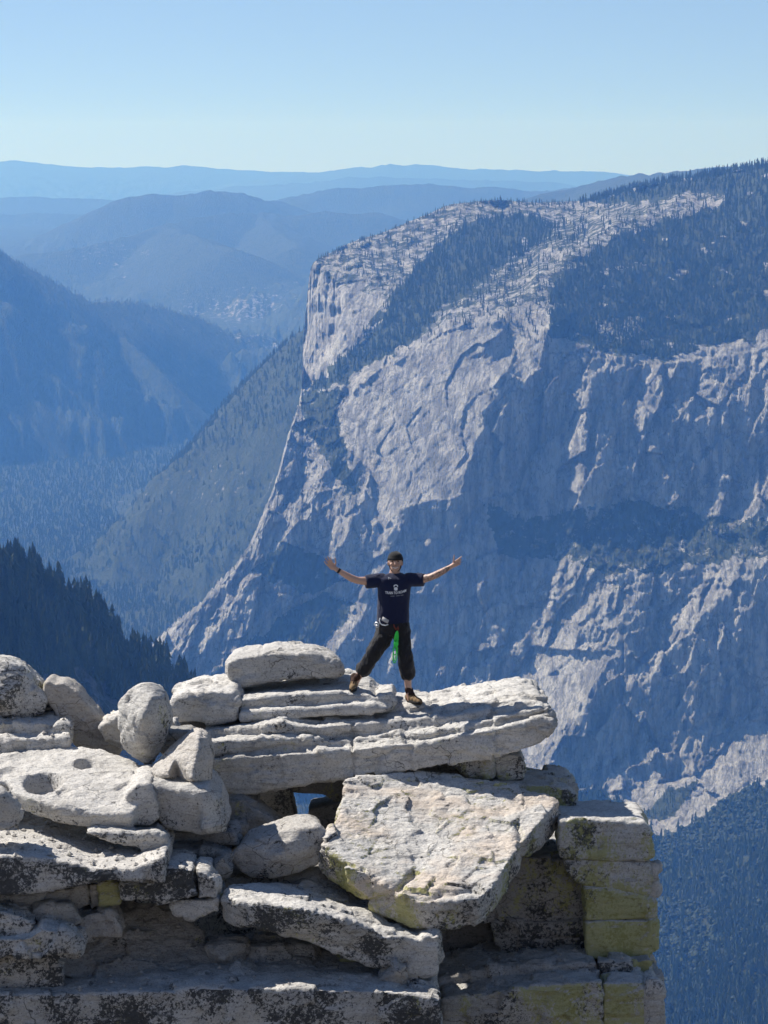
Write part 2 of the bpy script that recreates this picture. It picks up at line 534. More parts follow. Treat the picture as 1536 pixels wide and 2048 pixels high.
# px, py, distance in metres
MASSIF = [
    # skyline
    (1700, 290, 9000), (1600, 310, 9200), (1536, 329, 9400), (1470, 341, 9700), (1400, 352, 9900), (1300, 369, 10150), (1230, 385, 10250), (1180, 400, 10200),
    (1120, 404, 10100), (1060, 405, 10100), (960, 402, 10050), (900, 409, 9980), (860, 426, 9900), (790, 455, 9780), (720, 477, 9650), (660, 505, 9450), (628, 522, 9350),
    # the great cliff's left edge
    (618, 570, 9330), (612, 620, 9310), (606, 690, 9290), (603, 780, 9260),
    # its face turned to the left
    (640, 545, 9270), (648, 600, 9180), (640, 700, 9130), (628, 765, 9100),
    (700, 545, 9230), (690, 620, 9060), (668, 720, 8990), (645, 760, 9000),
    # plateau slope above
    (720, 520, 9330), (800, 500, 9500), (880, 460, 9700), (960, 430, 9850), (780, 560, 9130), (850, 520, 9300), (775, 620, 8980), (740, 680, 8930),
    # wooded gully
    (1040, 440, 9750), (960, 510, 9250), (900, 560, 9000), (840, 610, 8860), (790, 670, 8790), (720, 720, 8760), (660, 765, 8780), (1120, 440, 9800), (1060, 490, 9350),
    # pale rib from the right down to the slab
    (1450, 385, 9500), (1330, 412, 9350), (1230, 450, 9180), (1150, 500, 8950), (1090, 550, 8780), (1000, 610, 8560), (900, 640, 8520), (830, 680, 8560), (760, 720, 8600), (690, 770, 8650),
    (620, 790, 8760),
    # forest slope on the right
    (1536, 420, 9000), (1700, 420, 8700), (1400, 480, 9000), (1300, 520, 8900), (1200, 560, 8750), (1150, 620, 8560), (1300, 620, 8620), (1420, 600, 8700), (1536, 560, 8650), (1700, 560, 8450),
    (1250, 690, 8420), (1350, 715, 8420), (1430, 685, 8480), (1536, 655, 8450), (1700, 620, 8350),
    # big lit slab
    (700, 790, 8480), (680, 860, 8400), (740, 960, 8180), (760, 1040, 8020), (757, 1075, 7960), (800, 760, 8420), (900, 700, 8370), (1000, 650, 8330), (1060, 640, 8380),
    (850, 830, 8180), (960, 740, 8120), (1020, 720, 8130), (990, 790, 8010), (950, 850, 7960), (920, 930, 7880), (860, 1000, 7850), (820, 950, 7960), (1085, 690, 8200), (1095, 660, 8330),
    # recess to its right
    (1045, 760, 8260), (1035, 850, 8270), (1040, 930, 8230), (1000, 960, 8120), (960, 1000, 8020), (1110, 720, 8370), (1130, 770, 8330),
    # second buttress
    (1180, 760, 8180), (1175, 830, 8030), (1168, 900, 7960), (1165, 980, 7930), (1090, 860, 8220), (1062, 950, 8180), (1055, 1030, 8080), (1110, 1040, 7960), (1230, 745, 8300), (1215, 800, 8080),
    # right wall under the rim
    (1300, 760, 8330), (1270, 840, 8120), (1260, 950, 8080), (1330, 800, 8160), (1345, 780, 8190), (1340, 880, 8090), (1400, 760, 8250), (1395, 860, 8130), (1440, 800, 8080), (1460, 900, 8060),
    (1410, 980, 8060), (1536, 740, 8180), (1536, 850, 8050), (1500, 930, 7990), (1520, 1000, 7920), (1700, 740, 8000), (1700, 900, 7900), (1250, 1000, 8030), (1330, 990, 8050),
    # ledge zone
    (1060, 1100, 7870), (1150, 1090, 7800), (1250, 1060, 7850), (1350, 1060, 7860), (1450, 1060, 7830), (1536, 1060, 7780), (1700, 1050, 7700),
    (960, 1090, 7880), (1000, 1150, 7760), (1080, 1150, 7650), (1160, 1150, 7560), (1220, 1140, 7560), (1300, 1130, 7640), (1400, 1130, 7600), (1536, 1150, 7600),
    # lower buttress one
    (1060, 1200, 7680), (1120, 1210, 7540), (1190, 1200, 7430), (1200, 1280, 7360), (1120, 1285, 7480), (1060, 1290, 7620), (1030, 1250, 7700), (1225, 1230, 7500), (1240, 1170, 7600),
    # lower buttress two
    (1240, 1290, 7520), (1300, 1180, 7540), (1350, 1150, 7480), (1390, 1190, 7400), (1380, 1280, 7370), (1280, 1300, 7480), (1430, 1210, 7440), (1500, 1230, 7500), (1536, 1280, 7480), (1700, 1250, 7350),
    # apron below buttress one
    (1060, 1310, 7560), (1120, 1310, 7420), (1210, 1305, 7290), (1180, 1360, 7180), (1110, 1440, 7060), (1060, 1520, 6960), (1000, 1360, 7500), (950, 1385, 7560), (1000, 1440, 7350), (1030, 1500, 7200),
    # arch wall
    (1260, 1320, 7360), (1350, 1320, 7290), (1450, 1320, 7250), (1536, 1340, 7230), (1700, 1340, 7150), (1260, 1420, 7120), (1350, 1420, 7110), (1450, 1430, 7080), (1200, 1500, 6880), (1180, 1560, 6700),
    (1300, 1540, 6820), (1400, 1530, 6800), (1250, 1560, 6700),
    # rubble ridge on the right
    (1536, 1460, 6800), (1480, 1440, 6850), (1440, 1500, 6700), (1390, 1550, 6550), (1300, 1570, 6520), (1200, 1590, 6480), (1320, 1660, 6130), (1400, 1620, 6200), (1500, 1560, 6350), (1600, 1520, 6350), (1700, 1480, 6400),
    (1700, 1560, 6100),
    # valley floor forest
    (1160, 1620, 6350), (1250, 1650, 6180), (1150, 1800, 5550), (1330, 1760, 5650), (1536, 1700, 5650), (1700, 1700, 5600), (1150, 2150, 4450), (1400, 2150, 4430), (1700, 2150, 4400), (1536, 1900, 4950), (1300, 1950, 4880),
    (1700, 1900, 4900), (1150, 2000, 4800),
    # left edge of the massif below the cliff
    (590, 830, 9150), (575, 870, 9100), (560, 930, 9060), (545, 980, 9020), (520, 1040, 8980), (500, 1085, 8950), (470, 1130, 8900), (430, 1168, 8850), (400, 1205, 8820), (350, 1240, 8780), (300, 1290, 8730), (240, 1320, 8700),
    # broken slabs between it and the big slab
    (640, 800, 8620), (620, 860, 8640), (680, 930, 8350), (650, 960, 8420), (600, 960, 8600), (700, 1000, 8230), (640, 1020, 8330), (590, 1050, 8520), (560, 1100, 8560), (690, 1080, 8120), (640, 1110, 8230),
    (570, 900, 8850), (540, 1110, 8700),
    # wall behind the man
    (800, 1020, 7930), (860, 1040, 7900), (900, 1100, 7860), (800, 1120, 7880), (760, 1120, 7860), (880, 1200, 7760), (960, 1200, 7780), (800, 1250, 7720), (880, 1330, 7650), (960, 1320, 7640), (820, 1400, 7560), (900, 1420, 7500),
    # rib left of the man
    (730, 1130, 7900), (700, 1180, 7860), (740, 1170, 7820), (690, 1240, 7800), (720, 1240, 7740), (640, 1300, 7800), (680, 1320, 7680), (600, 1390, 7700), (650, 1400, 7560), (740, 1330, 7660), (760, 1240, 7780),
    (560, 1140, 8350), (620, 1160, 8150), (660, 1180, 8060),
    # lower left ribs
    (600, 1190, 8080), (540, 1160, 8330), (500, 1170, 8420), (460, 1210, 8560), (520, 1210, 8280), (480, 1250, 8380), (560, 1250, 8080), (440, 1290, 8420), (470, 1280, 8280), (400, 1330, 8450), (420, 1360, 8250), (500, 1300, 8130),
    (530, 1285, 8060), (600, 1280, 7960), (340, 1330, 8560), (380, 1270, 8600), (420, 1230, 8640), (390, 1400, 8300), (470, 1350, 7980), (430, 1400, 7950), (540, 1350, 7850), (500, 1420, 7850), (300, 1400, 8500), (240, 1420, 8500),
    # hidden foot
    (240, 1700, 7200), (500, 1700, 7000), (800, 1700, 6700), (1000, 1700, 6300), (240, 2150, 4600), (800, 2150, 4500), (600, 1550, 7300), (900, 1550, 7000),
]

OUT = [(240, 1322), (300, 1290), (350, 1243), (400, 1207), (430, 1170), (470, 1130), (500, 1087), (520, 1040), (545, 980), (560, 930), (575, 872), (590, 828), (601, 790), (603, 776),
       (604.5, 740), (606, 690), (609, 655), (612, 620), (615, 590), (618, 560), (621, 538), (627, 524), (640, 516), (660, 506), (690, 490), (720, 478), (760, 467), (790, 455), (830, 438), (860, 427), (885, 414), (905, 408),
       (960, 402), (1010, 400), (1060, 405), (1120, 404), (1180, 400), (1230, 384), (1300, 369), (1400, 351), (1470, 341), (1536, 329), (1700, 290)]


def massif_y_top(px):
    o = np.array(OUT)
    return np.interp(px, o[:, 0], o[:, 1])


_warps = {}


def poly_soft(px, py, poly, r=14, seed=0):
    """inside test with a ragged edge; the warp field is shared per grid"""
    key = (px.shape, float(px.ravel()[0]), float(py.ravel()[-1]), float(px.ravel()[px.size // 2]))
    if key not in _warps:
        if len(_warps) > 3:
            _warps.pop(next(iter(_warps)))
        Q = np.stack([px / 38.0, py / 38.0, 0 * px], -1)
        _warps[key] = (fbm(Q, 4, 70, 0.6), fbm(Q + 5.5, 4, 80, 0.6))
    w = _warps[key]
    return in_poly(px + r * w[0], py + r * w[1], poly)


FOREST_POLYS = [
    # polygon, density
    ([(1150, 402), (1230, 384), (1536, 325), (1720, 285), (1720, 640), (1536, 660), (1420, 690), (1330, 722), (1200, 700), (1100, 672), (1098, 600), (1130, 545), (1190, 500), (1290, 455), (1370, 430), (1455, 392),
      (1440, 380), (1380, 385), (1290, 402), (1210, 410)], 1.0),
    ([(850, 520), (900, 470), (960, 440), (1040, 430), (1120, 455), (1070, 500), (990, 540), (930, 590), (880, 620), (850, 660), (790, 700), (720, 735), (650, 775), (618, 785), (640, 755), (700, 705), (760, 655), (782, 590)], 1.0),
    ([(1050, 480), (1150, 440), (1220, 430), (1180, 470), (1080, 530), (960, 600), (900, 625), (960, 570)], 0.55),
    ([(960, 1000), (1060, 1040), (1200, 1010), (1300, 1000), (1420, 1030), (1536, 1040), (1720, 1030), (1720, 1100), (1536, 1110), (1400, 1125), (1290, 1150), (1200, 1150), (1120, 1120), (1000, 1110)], 0.62),
    ([(520, 1290), (560, 1235), (650, 1185), (720, 1200), (690, 1250), (640, 1300), (560, 1300)], 0.95),
    ([(500, 1140), (560, 1085), (640, 1110), (690, 1160), (620, 1190), (540, 1165)], 0.7),
    ([(600, 780), (690, 780), (672, 830), (700, 930), (720, 985), (690, 980), (640, 900), (610, 850)], 0.7),
    ([(400, 1400), (430, 1330), (520, 1270), (560, 1300), (500, 1350), (470, 1420)], 0.8),
    ([(1120, 1590), (1200, 1580), (1270, 1640), (1320, 1685), (1420, 1625), (1536, 1562), (1720, 1540), (1720, 2200), (1080, 2200)], 1.2),
    ([(1280, 1640), (1330, 1590), (1400, 1560), (1380, 1600), (1330, 1650)], 0.8),
    ([(200, 1500), (700, 1570), (1000, 1620), (1190, 1600), (1190, 2200), (200, 2200)], 1.1),
]


def massif_forest(px, py):
    f = np.full(px.shape, 0.10)
    top = in_poly(px, py, [(600, 530), (900, 400), (1160, 400), (1450, 380), (1200, 500), (1100, 600), (900, 640), (760, 720), (640, 780), (770, 600), (650, 560)])
    f = np.where(top, 0.49, f)
    f = np.where(in_poly(px, py, [(480, 780), (700, 780), (740, 1080), (700, 1400), (240, 1400)]), 0.27, f)
    f = np.where(in_poly(px, py, [(1000, 700), (1720, 640), (1720, 1300), (1050, 1300)]), 0.24, f)
    for k, (poly, d) in enumerate(FOREST_POLYS):
        m2 = poly_soft(px, py, poly, 62, k)
        f = np.where(m2, np.maximum(f, d * 0.5), f)
        m = poly_soft(px, py, poly, 32, k)
        f = np.where(m, d * 0.7, f)
        f = np.where(m & poly_soft(px, py, poly, 16, k), d, f)
    gl = fbm(np.stack([px / 70.0, py / 26.0, 0 * px + 2], -1), 4, 402, 0.6)
    f = np.where((py < 740) & (px > 1080), f - 0.8 * sstep(0.12, 0.34, gl), f)
    f = np.where(in_poly(px, py, [(1190, 640), (1260, 632), (1290, 660), (1240, 690), (1195, 680)]), f - 0.55, f)
    f = np.where((py > 1640) & (px > 1100), f - 0.9 * sstep(0.34, 0.46, gl), f)
    return f


def settle(c):
    x, y, Y = c
    if y >= 1600 and not (x == 600 and y == 1550):
        return (x, y, Y * 1.18)
    Y = 8300 - (8300 - Y) * 0.42 if Y < 8300 else Y
    if x <= 705 and 830 <= y < 1500:
        Y = 7980 + (Y - 7980) * 0.38
    return (x, y, Y)


MR = Relief([settle(c) for c in MASSIF], 11, warp=(15, 70))

# how each part of the wall is turned: (outline, dY/dX, dY/dZ)   dark walls are steep and face the viewer, pale ones lean back and face left
LIT, EDGE, LEDGE, DARK, MIXED = (-0.75, 1.05), (-1.15, 0.85), (-0.15, 1.25), (0.22, 0.16), (-0.25, 0.62)
FACETS = [
    ([(240, 1300), (470, 1120), (600, 780), (690, 770), (660, 850), (740, 940), (760, 1070), (860, 1010), (940, 980), (1010, 790), (1090, 690), (1200, 705), (1330, 725), (1536, 700), (1700, 690), (1700, 1450), (1500, 1440),
      (1400, 1545), (1200, 1590), (1080, 1640), (240, 1700)], DARK),
    ([(600, 790), (690, 775), (665, 850), (735, 940), (750, 1050), (690, 1080), (640, 1120), (560, 1110), (520, 1080), (560, 940)], (0.0, 0.45)),
    # big slab
    ([(668, 850), (700, 790), (760, 742), (820, 712), (880, 668), (940, 645), (1000, 645), (1030, 590), (1100, 575), (1098, 650), (1085, 705), (1062, 748), (1045, 760), (1002, 742), (985, 800), (962, 822), (966, 850), (950, 885),
      (930, 940), (920, 990), (862, 1002), (800, 1012), (760, 1065), (745, 1000), (738, 940), (705, 905), (680, 890)], LIT),
    ([(926, 722), (975, 692), (1010, 655), (1016, 705), (990, 718), (962, 710)], (0.9, 0.1)),
    ([(975, 800), (1000, 755), (1010, 800), (990, 840)], (0.6, 0.1)),
    ([(1010, 800), (1062, 762), (1100, 695), (1190, 695), (1190, 740), (1150, 765), (1110, 838), (1085, 890), (1060, 930), (1030, 972), (1000, 992), (930, 992), (942, 940), (962, 880), (985, 830)], (0.55, 0.12)),
    # second buttress
    ([(1116, 795), (1150, 752), (1184, 748), (1176, 800), (1166, 870), (1156, 940), (1162, 1000), (1142, 1060), (1090, 1100), (1058, 1090), (1063, 1010), (1072, 940), (1092, 880), (1108, 835)], EDGE),
    ([(1086, 855), (1094, 880), (1080, 940), (1064, 1010), (1054, 1005), (1066, 925)], EDGE),
    ([(1190, 750), (1260, 725), (1275, 760), (1270, 1000), (1200, 1020), (1170, 960), (1178, 850)], (0.4, 0.12)),
    ([(1303, 850), (1304, 800), (1325, 778), (1366, 764), (1352, 790), (1344, 842), (1312, 862)], LIT),
    ([(1394, 832), (1397, 758), (1440, 758), (1462, 790), (1450, 827), (1416, 832)], LIT),
    ([(1266, 832), (1274, 790), (1296, 788), (1282, 818)], EDGE),
    ([(1274, 772), (1298, 724), (1322, 722), (1312, 745), (1290, 782)], EDGE),
    ([(1478, 945), (1508, 905), (1540, 900), (1562, 960), (1530, 988), (1485, 972)], LIT),
    ([(1282, 868), (1302, 858), (1298, 900), (1288, 918)], EDGE),
    ([(1518, 792), (1536, 774), (1575, 800), (1560, 850), (1525, 832)], LIT),
    ([(1476, 828), (1492, 828), (1496, 892), (1480, 892)], EDGE),
    ([(1330, 745), (1345, 735), (1342, 765), (1330, 775)], EDGE),
    ([(1176, 870), (1186, 872), (1192, 935), (1184, 940)], EDGE),
    ([(1190, 700), (1250, 688), (1330, 705), (1400, 690), (1450, 668), (1536, 652), (1700, 636), (1700, 700), (1536, 720), (1430, 722), (1300, 728), (1250, 738), (1200, 744)], LEDGE),
    ([(1220, 690), (1250, 690), (1250, 725), (1195, 735), (1190, 712)], LIT),
    ([(1400, 700), (1536, 690), (1700, 680), (1700, 790), (1536, 780), (1470, 790), (1440, 750), (1400, 745)], MIXED),
    # wooded ledges
    ([(1060, 1060), (1130, 1085), (1200, 1040), (1262, 1005), (1330, 1050), (1420, 1040), (1490, 990), (1700, 1000), (1700, 1110), (1536, 1120), (1420, 1130), (1330, 1142), (1240, 1150), (1120, 1150), (1050, 1140)], LEDGE),
    ([(1200, 1060), (1215, 1015), (1262, 1000), (1275, 1020), (1240, 1050)], LIT),
    # lower buttresses
    ([(1056, 1190), (1060, 1150), (1130, 1130), (1210, 1130), (1226, 1160), (1270, 1162), (1265, 1230), (1242, 1250), (1236, 1282), (1150, 1292), (1100, 1290), (1070, 1280), (1054, 1240)], (-0.55, 0.85)),
    ([(1272, 1150), (1335, 1145), (1322, 1220), (1308, 1285), (1242, 1300), (1242, 1250)], (0.35, 0.1)),
    ([(1345, 1190), (1362, 1150), (1400, 1125), (1470, 1120), (1476, 1180), (1440, 1195), (1400, 1232), (1370, 1262), (1340, 1292), (1315, 1288), (1312, 1230), (1330, 1210)], LIT),
    ([(1360, 1160), (1392, 1130), (1400, 1150), (1385, 1180), (1362, 1185)], (0.6, 0.1)),
    ([(1463, 1170), (1478, 1172), (1478, 1262), (1469, 1258)], EDGE),
    ([(1424, 1228), (1436, 1232), (1448, 1285), (1438, 1284)], EDGE),
    ([(1282, 1322), (1308, 1295), (1348, 1288), (1322, 1318)], LIT),
    ([(1060, 1295), (1240, 1300), (1240, 1285), (1060, 1280)], LEDGE),
    ([(1028, 1345), (1064, 1292), (1120, 1300), (1180, 1305), (1232, 1303), (1200, 1347), (1170, 1392), (1140, 1432), (1100, 1492), (1040, 1565), (1028, 1490), (1048, 1410), (1035, 1392), (945, 1398), (985, 1370)], LIT),
    ([(1170, 1605), (1240, 1568), (1310, 1558), (1350, 1575), (1400, 1540), (1440, 1500), (1468, 1438), (1500, 1432), (1510, 1460), (1700, 1450), (1700, 1535), (1536, 1545), (1450, 1600), (1340, 1662), (1310, 1640), (1290, 1600),
      (1250, 1632), (1200, 1635)], (-0.45, 1.2)),
    # beside and below the man
    ([(748, 1062), (775, 1058), (768, 1120), (746, 1155), (702, 1232), (688, 1222), (728, 1142), (750, 1100)], EDGE),
    ([(738, 1140), (718, 1190), (702, 1240), (682, 1292), (652, 1312), (660, 1260), (690, 1190), (718, 1138)], EDGE),
    ([(622, 1170), (640, 1125), (655, 1090), (668, 1050), (640, 1030), (690, 985), (712, 1020), (690, 1060), (660, 1130), (640, 1180)], EDGE),
    ([(556, 1112), (543, 1100), (568, 1020), (590, 955), (602, 920), (645, 955), (700, 985), (682, 1020), (645, 1012), (612, 1042), (584, 1045), (572, 1095)], LIT),
    ([(582, 1052), (640, 1020), (662, 1042), (625, 1100), (640, 1165), (590, 1135), (572, 1112)], (0.35, 0.1)),
    ([(532, 1040), (575, 985), (564, 1050), (545, 1095), (522, 1132), (500, 1132)], (0.5, 0.1)),
    ([(560, 930), (592, 900), (572, 960), (542, 1020), (506, 1110), (498, 1132), (505, 1060)], EDGE),
    ([(466, 1128), (478, 1142), (420, 1192), (372, 1234), (375, 1215), (420, 1172)], EDGE),
    ([(382, 1232), (425, 1190), (482, 1145), (474, 1182), (424, 1245), (395, 1258)], (0.5, 0.1)),
    ([(295, 1298), (372, 1222), (396, 1258), (374, 1275), (345, 1320)], LIT),
    ([(505, 1140), (520, 1152), (470, 1205), (436, 1250), (408, 1300), (385, 1330), (400, 1265), (440, 1200)], EDGE),
    ([(462, 1225), (505, 1155), (545, 1160), (552, 1222), (520, 1252), (436, 1312), (424, 1275)], (0.45, 0.1)),
    ([(458, 1282), (478, 1284), (412, 1375), (388, 1372)], EDGE),
    ([(520, 1290), (560, 1235), (650, 1185), (720, 1200), (690, 1250), (640, 1300), (560, 1300)], LEDGE),
    ([(960, 1150), (990, 1120), (1050, 1130), (1055, 1200), (1040, 1290), (1000, 1300), (1000, 1200)], (0.1, 0.3)),
    ([(780, 1285), (800, 1230), (830, 1235), (815, 1290), (790, 1330), (770, 1330)], (-0.6, 0.6)),
]


def relief_field():
    st = 4.0
    gx, gy = np.arange(236, 1706, st), np.arange(280, 2164, st)
    PX, PY = np.meshgrid(gx, gy)
    Y0 = MR.depth(PX, PY)
    GX = np.zeros_like(Y0)
    GY = np.zeros_like(Y0)
    GX[:, :-1] = np.diff(Y0, axis=1)
    GY[:-1, :] = np.diff(Y0, axis=0)
    for k, (poly, (dx, dz)) in enumerate(FACETS):
        big = len(poly) > 9
        m = poly_soft(PX, PY, poly, 13 if big else 6, k)
        s = Y0[m] / F * st
        GX[m] = dx * s
        GY[m] = -dz * s
    lam = 1.0 / (75.0 ** 2)

    def div(gx_, gy_):
        d = np.zeros_like(gx_)
        d[:, :-1] += gx_[:, :-1]
        d[:, 1:] -= gx_[:, :-1]
        d[:-1, :] += gy_[:-1, :]
        d[1:, :] -= gy_[:-1, :]
        return d

    def A(u):
        ux = np.zeros_like(u)
        uy = np.zeros_like(u)
        ux[:, :-1] = np.diff(u, axis=1)
        uy[:-1, :] = np.diff(u, axis=0)
        return lam * u - div(ux, uy)

    b = lam * Y0 - div(GX, GY)
    u = Y0.copy()
    r = b - A(u)
    p = r.copy()
    rs = (r * r).sum()
    for it in range(300):
        Ap = A(p)
        al = rs / (p * Ap).sum()
        u += al * p
        r -= al * Ap
        rn = (r * r).sum()
        if rn < 1e-3:
            break
        p = r + rn / rs * p
        rs = rn
    print('relief solve', it, rn, np.abs(u - Y0).max())
    return gx, gy, st, u


RF = relief_field()


def relief_depth(px, py):
    gx, gy, st, u = RF
    A, L = 7.0, 30.0
    Q = np.stack([px / L, py / L, 0 * px + 3.7], -1)
    wx = px + A * fbm(Q, 3, 240)
    wy = py + A * fbm(Q + 9.1, 3, 250)
    fx = np.clip((wx - gx[0]) / st, 0, len(gx) - 1.001)
    fy = np.clip((wy - gy[0]) / st, 0, len(gy) - 1.001)
    i, j = fx.astype(int), fy.astype(int)
    a, b = fx - i, fy - j
    return (u[j, i] * (1 - a) + u[j, i + 1] * a) * (1 - b) + (u[j + 1, i] * (1 - a) + u[j + 1, i + 1] * a) * b


def poly_mask_fn(polys, r=8, seed=0):
    return lambda px, py: np.any([poly_soft(px, py, q, r, seed) for q in polys], 0)


slab_fn = poly_mask_fn([FACETS[2][0], FACETS[32][0]], 8, 3)


def massif_surface(px, py):
    Y = relief_depth(px, py)
    P = at_np(px, py, Y)
    steep = in_poly(px, py, FACETS[0][0])
    cliff = in_poly(px, py, [(600, 530), (650, 530), (690, 600), (640, 790), (595, 790)])
    slab = slab_fn(px, py)
    floor = in_poly(px, py, FOREST_POLYS[8][0]) | in_poly(px, py, FOREST_POLYS[10][0]) | (py > 1700)
    A1 = np.where(steep, 27.0, 17.0)
    A1 = np.where(slab, 7.0, A1)
    A1 = np.where(floor, 3.0, A1)
    A1 = np.where(cliff, 4.0, A1)
    X = P[..., 0] - 0.45 * P[..., 2]
    Q = np.stack([X / 120.0, P[..., 1] / 400.0, P[..., 2] / 300.0], -1)
    d = A1 * fbm(Q, 5, 21, 0.5, ridged=True)
    A2 = np.where(steep, 13.0, 4.0)
    A2 = np.where(cliff, 60.0, A2)
    A2 = np.where(slab, 3.0, A2)
    A2 = np.where(floor, 1.0, A2)
    X2 = P[..., 0] - 0.22 * P[..., 2] * (~cliff)
    Wd = np.where(cliff, 15.0, 42.0)
    Q2 = np.stack([X2 / Wd, P[..., 1] / 300.0, P[..., 2] / 260.0], -1)
    d += A2 * fbm(Q2, 4, 33, 0.55)
    A3 = np.where(steep, 6.5, 5.0)
    A3 = np.where(slab | cliff, 1.3, A3)
    A3 = np.where(floor, 0.6, A3)
    Q3 = np.stack([(P[..., 0] - 0.30 * P[..., 2]) / 13.0, P[..., 1] / 60.0, P[..., 2] / 75.0], -1)
    d += A3 * 0.8 * fbm(Q3, 4, 44, 0.6, ridged=True)
    Q5 = np.stack([(P[..., 0] + 0.25 * P[..., 2]) / 170.0, P[..., 1] / 90.0, (P[..., 2] - 0.12 * P[..., 0]) / 34.0], -1)
    d += A3 * 1.3 * fbm(Q5, 4, 47, 0.55, ridged=True) * (~cliff)
    shp = P.shape[:-1]
    Pf = P.reshape(-1, 3)
    fa = np.where(steep, 1.0, 0.45)
    fa = np.where(slab | cliff, 0.3, fa)
    fa = np.where(floor, 0.0, fa)
    lean_x = Pf[:, 0] - 0.35 * Pf[:, 2]
    d += fa * 26 * facets(np.stack([lean_x / 62.0, Pf[:, 1] / 160.0, Pf[:, 2] / 120.0], -1), 3).reshape(shp)
    d += fa * 9 * facets(np.stack([lean_x / 21.0, Pf[:, 1] / 60.0, Pf[:, 2] / 38.0], -1), 4).reshape(shp)
    u = (P[..., 0] * 0.62 - P[..., 2] * 0.78)
    w = (P[..., 0] * 0.78 + P[..., 2] * 0.62)
    Q4 = np.stack([u / 17.0, w / 130.0, 0 * u + 1.0], -1)
    d += np.where(slab, 5.2, 0.8) * fbm(Q4, 4, 55, 0.6, ridged=True)
    fade = sstep(0, 14, py - massif_y_top(px))
    return Y - d * fade


def build_massif():
    xs = [240.0]
    while xs[-1] < 1690:
        x = xs[-1]
        slope = abs(float(massif_y_top(np.array(x + 0.5)) - massif_y_top(np.array(x)))) * 2
        xs.append(x + min(2.3, max(0.16, 3.0 / (slope + 1.2))))
    xs = np.array(xs)
    nc, nr = len(xs), 640
    yt = massif_y_top(xs)
    jit = fbm(np.stack([xs / 6.0, 0 * xs, 0 * xs], -1), 4, 91) * np.where(xs < 600, 16.0, np.where(xs < 640, 6.0, 3.0))
    yt = yt + jit
    v = np.linspace(0, 1, nr)
    PX = np.repeat(xs[None, :], nr, 0)
    PY = yt[None, :] + v[:, None] * (2150 - yt[None, :])
    wig = fbm(np.stack([PX / 40., PY / 14.0, 0 * PX], -1), 3, 93)
    PX = PX + wig * np.clip(1 - (PX - 560) / 120, 0, 1) * np.clip((PX - 560) / 40, 0, 1) * 3
    Y = massif_surface(PX, PY)
    P = at_np(PX, PY, Y)
    forest = massif_forest(PX, PY)
    # the land falls away behind the skyline
    back = []
    for dy, dz in ((2600, -900), (1200, -420), (450, -120), (120, -22)):
        b = P[0].copy()
        b[:, 1] += dy
        b[:, 0] *= (b[:, 1] / P[0][:, 1])
        b[:, 2] += dz
        back.append(b)
    P = np.concatenate([np.array(back), P], 0)
    forest = np.concatenate([np.repeat(forest[:1], 4, 0), forest], 0)
    o = mesh_obj('mountain_massif', P.reshape(-1, 3), grid_faces(nr + 4, nc), mountain_material('massif_granite', granite=(0.60, 0.585, 0.555), streak=0.75))
    set_attr(o, 'forest', forest)
    tag(o, kind='structure')
    return o


massif = build_massif()

# ---- the near wooded shoulder on the left
NEAR = [
    (-260, 1010, 2900), (-60, 1085, 3150), (0, 1118, 3250), (60, 1150, 3330), (120, 1185, 3400), (170, 1212, 3450), (210, 1248, 3500), (240, 1290, 3540), (280, 1322, 3580), (330, 1338, 3640), (370, 1362, 3700), (395, 1400, 3740), (440, 1470, 3760),
    (-260, 1300, 2650), (0, 1250, 3060), (100, 1290, 3140), (200, 1330, 3220), (300, 1390, 3380), (0, 1320, 2990), (100, 1350, 3080), (200, 1400, 3150), (300, 1450, 3250), (0, 1500, 2900), (150, 1500, 3000), (300, 1560, 3080),
    (440, 1620, 3400), (-260, 1700, 2500), (150, 1700, 2800), (440, 1800, 3000),
]
NOUT = [(-260, 1012), (-60, 1087), (0, 1118), (60, 1150), (120, 1187), (170, 1214), (210, 1250), (240, 1292), (280, 1322), (330, 1340), (370, 1366), (395, 1402), (440, 1470)]
NRL = Relief(NEAR, 5, warp=(10, 50))


def near_top(px):
    o = np.array(NOUT)
    return np.interp(px, o[:, 0], o[:, 1])


def near_surface(px, py):
    Y = NRL.depth(px, py)
    P = at_np(px, py, Y)
    d = 26 * fbm(np.stack([P[..., 0] / 60., P[..., 1] / 200., P[..., 2] / 160.], -1), 5, 61, 0.5, ridged=True)
    d += 5 * fbm(np.stack([P[..., 0] / 11., P[..., 1] / 60., P[..., 2] / 50.], -1), 4, 62)
    return Y - d * sstep(0, 20, py - near_top(px))


def build_near():
    xs = np.arange(-255, 438, 3.0)
    nr = 130
    yt = near_top(xs) + 3 * fbm(np.stack([xs / 9., 0 * xs, 0 * xs], -1), 3, 95)
    PX = np.repeat(xs[None, :], nr, 0)
    PY = yt[None] + np.linspace(0, 1, nr)[:, None] * (1790 - yt[None])
    Y = near_surface(PX, PY)
    P = at_np(PX, PY, Y)
    back = []
    for dy, dz in ((1300, -900), (500, -330), (120, -40)):
        b = P[0].copy()
        b[:, 0] *= (b[:, 1] + dy) / b[:, 1]
        b[:, 1] += dy
        b[:, 2] += dz
        back.append(b)
    P = np.concatenate([np.array(back), P], 0)
    o = mesh_obj('wooded_shoulder', P.reshape(-1, 3), grid_faces(nr + 3, len(xs)), mountain_material('shoulder_ground', granite=(0.2, 0.2, 0.2), streak=0.6))
    f = np.where(PY < 1330, 0.95, 0.5)
    f = np.where(PY > 1440, 0.45, f)
    set_attr(o, 'forest', np.concatenate([np.repeat(f[:1], 3, 0), f], 0))
    tag(o, kind='structure')
    return o


near_hill = build_near()

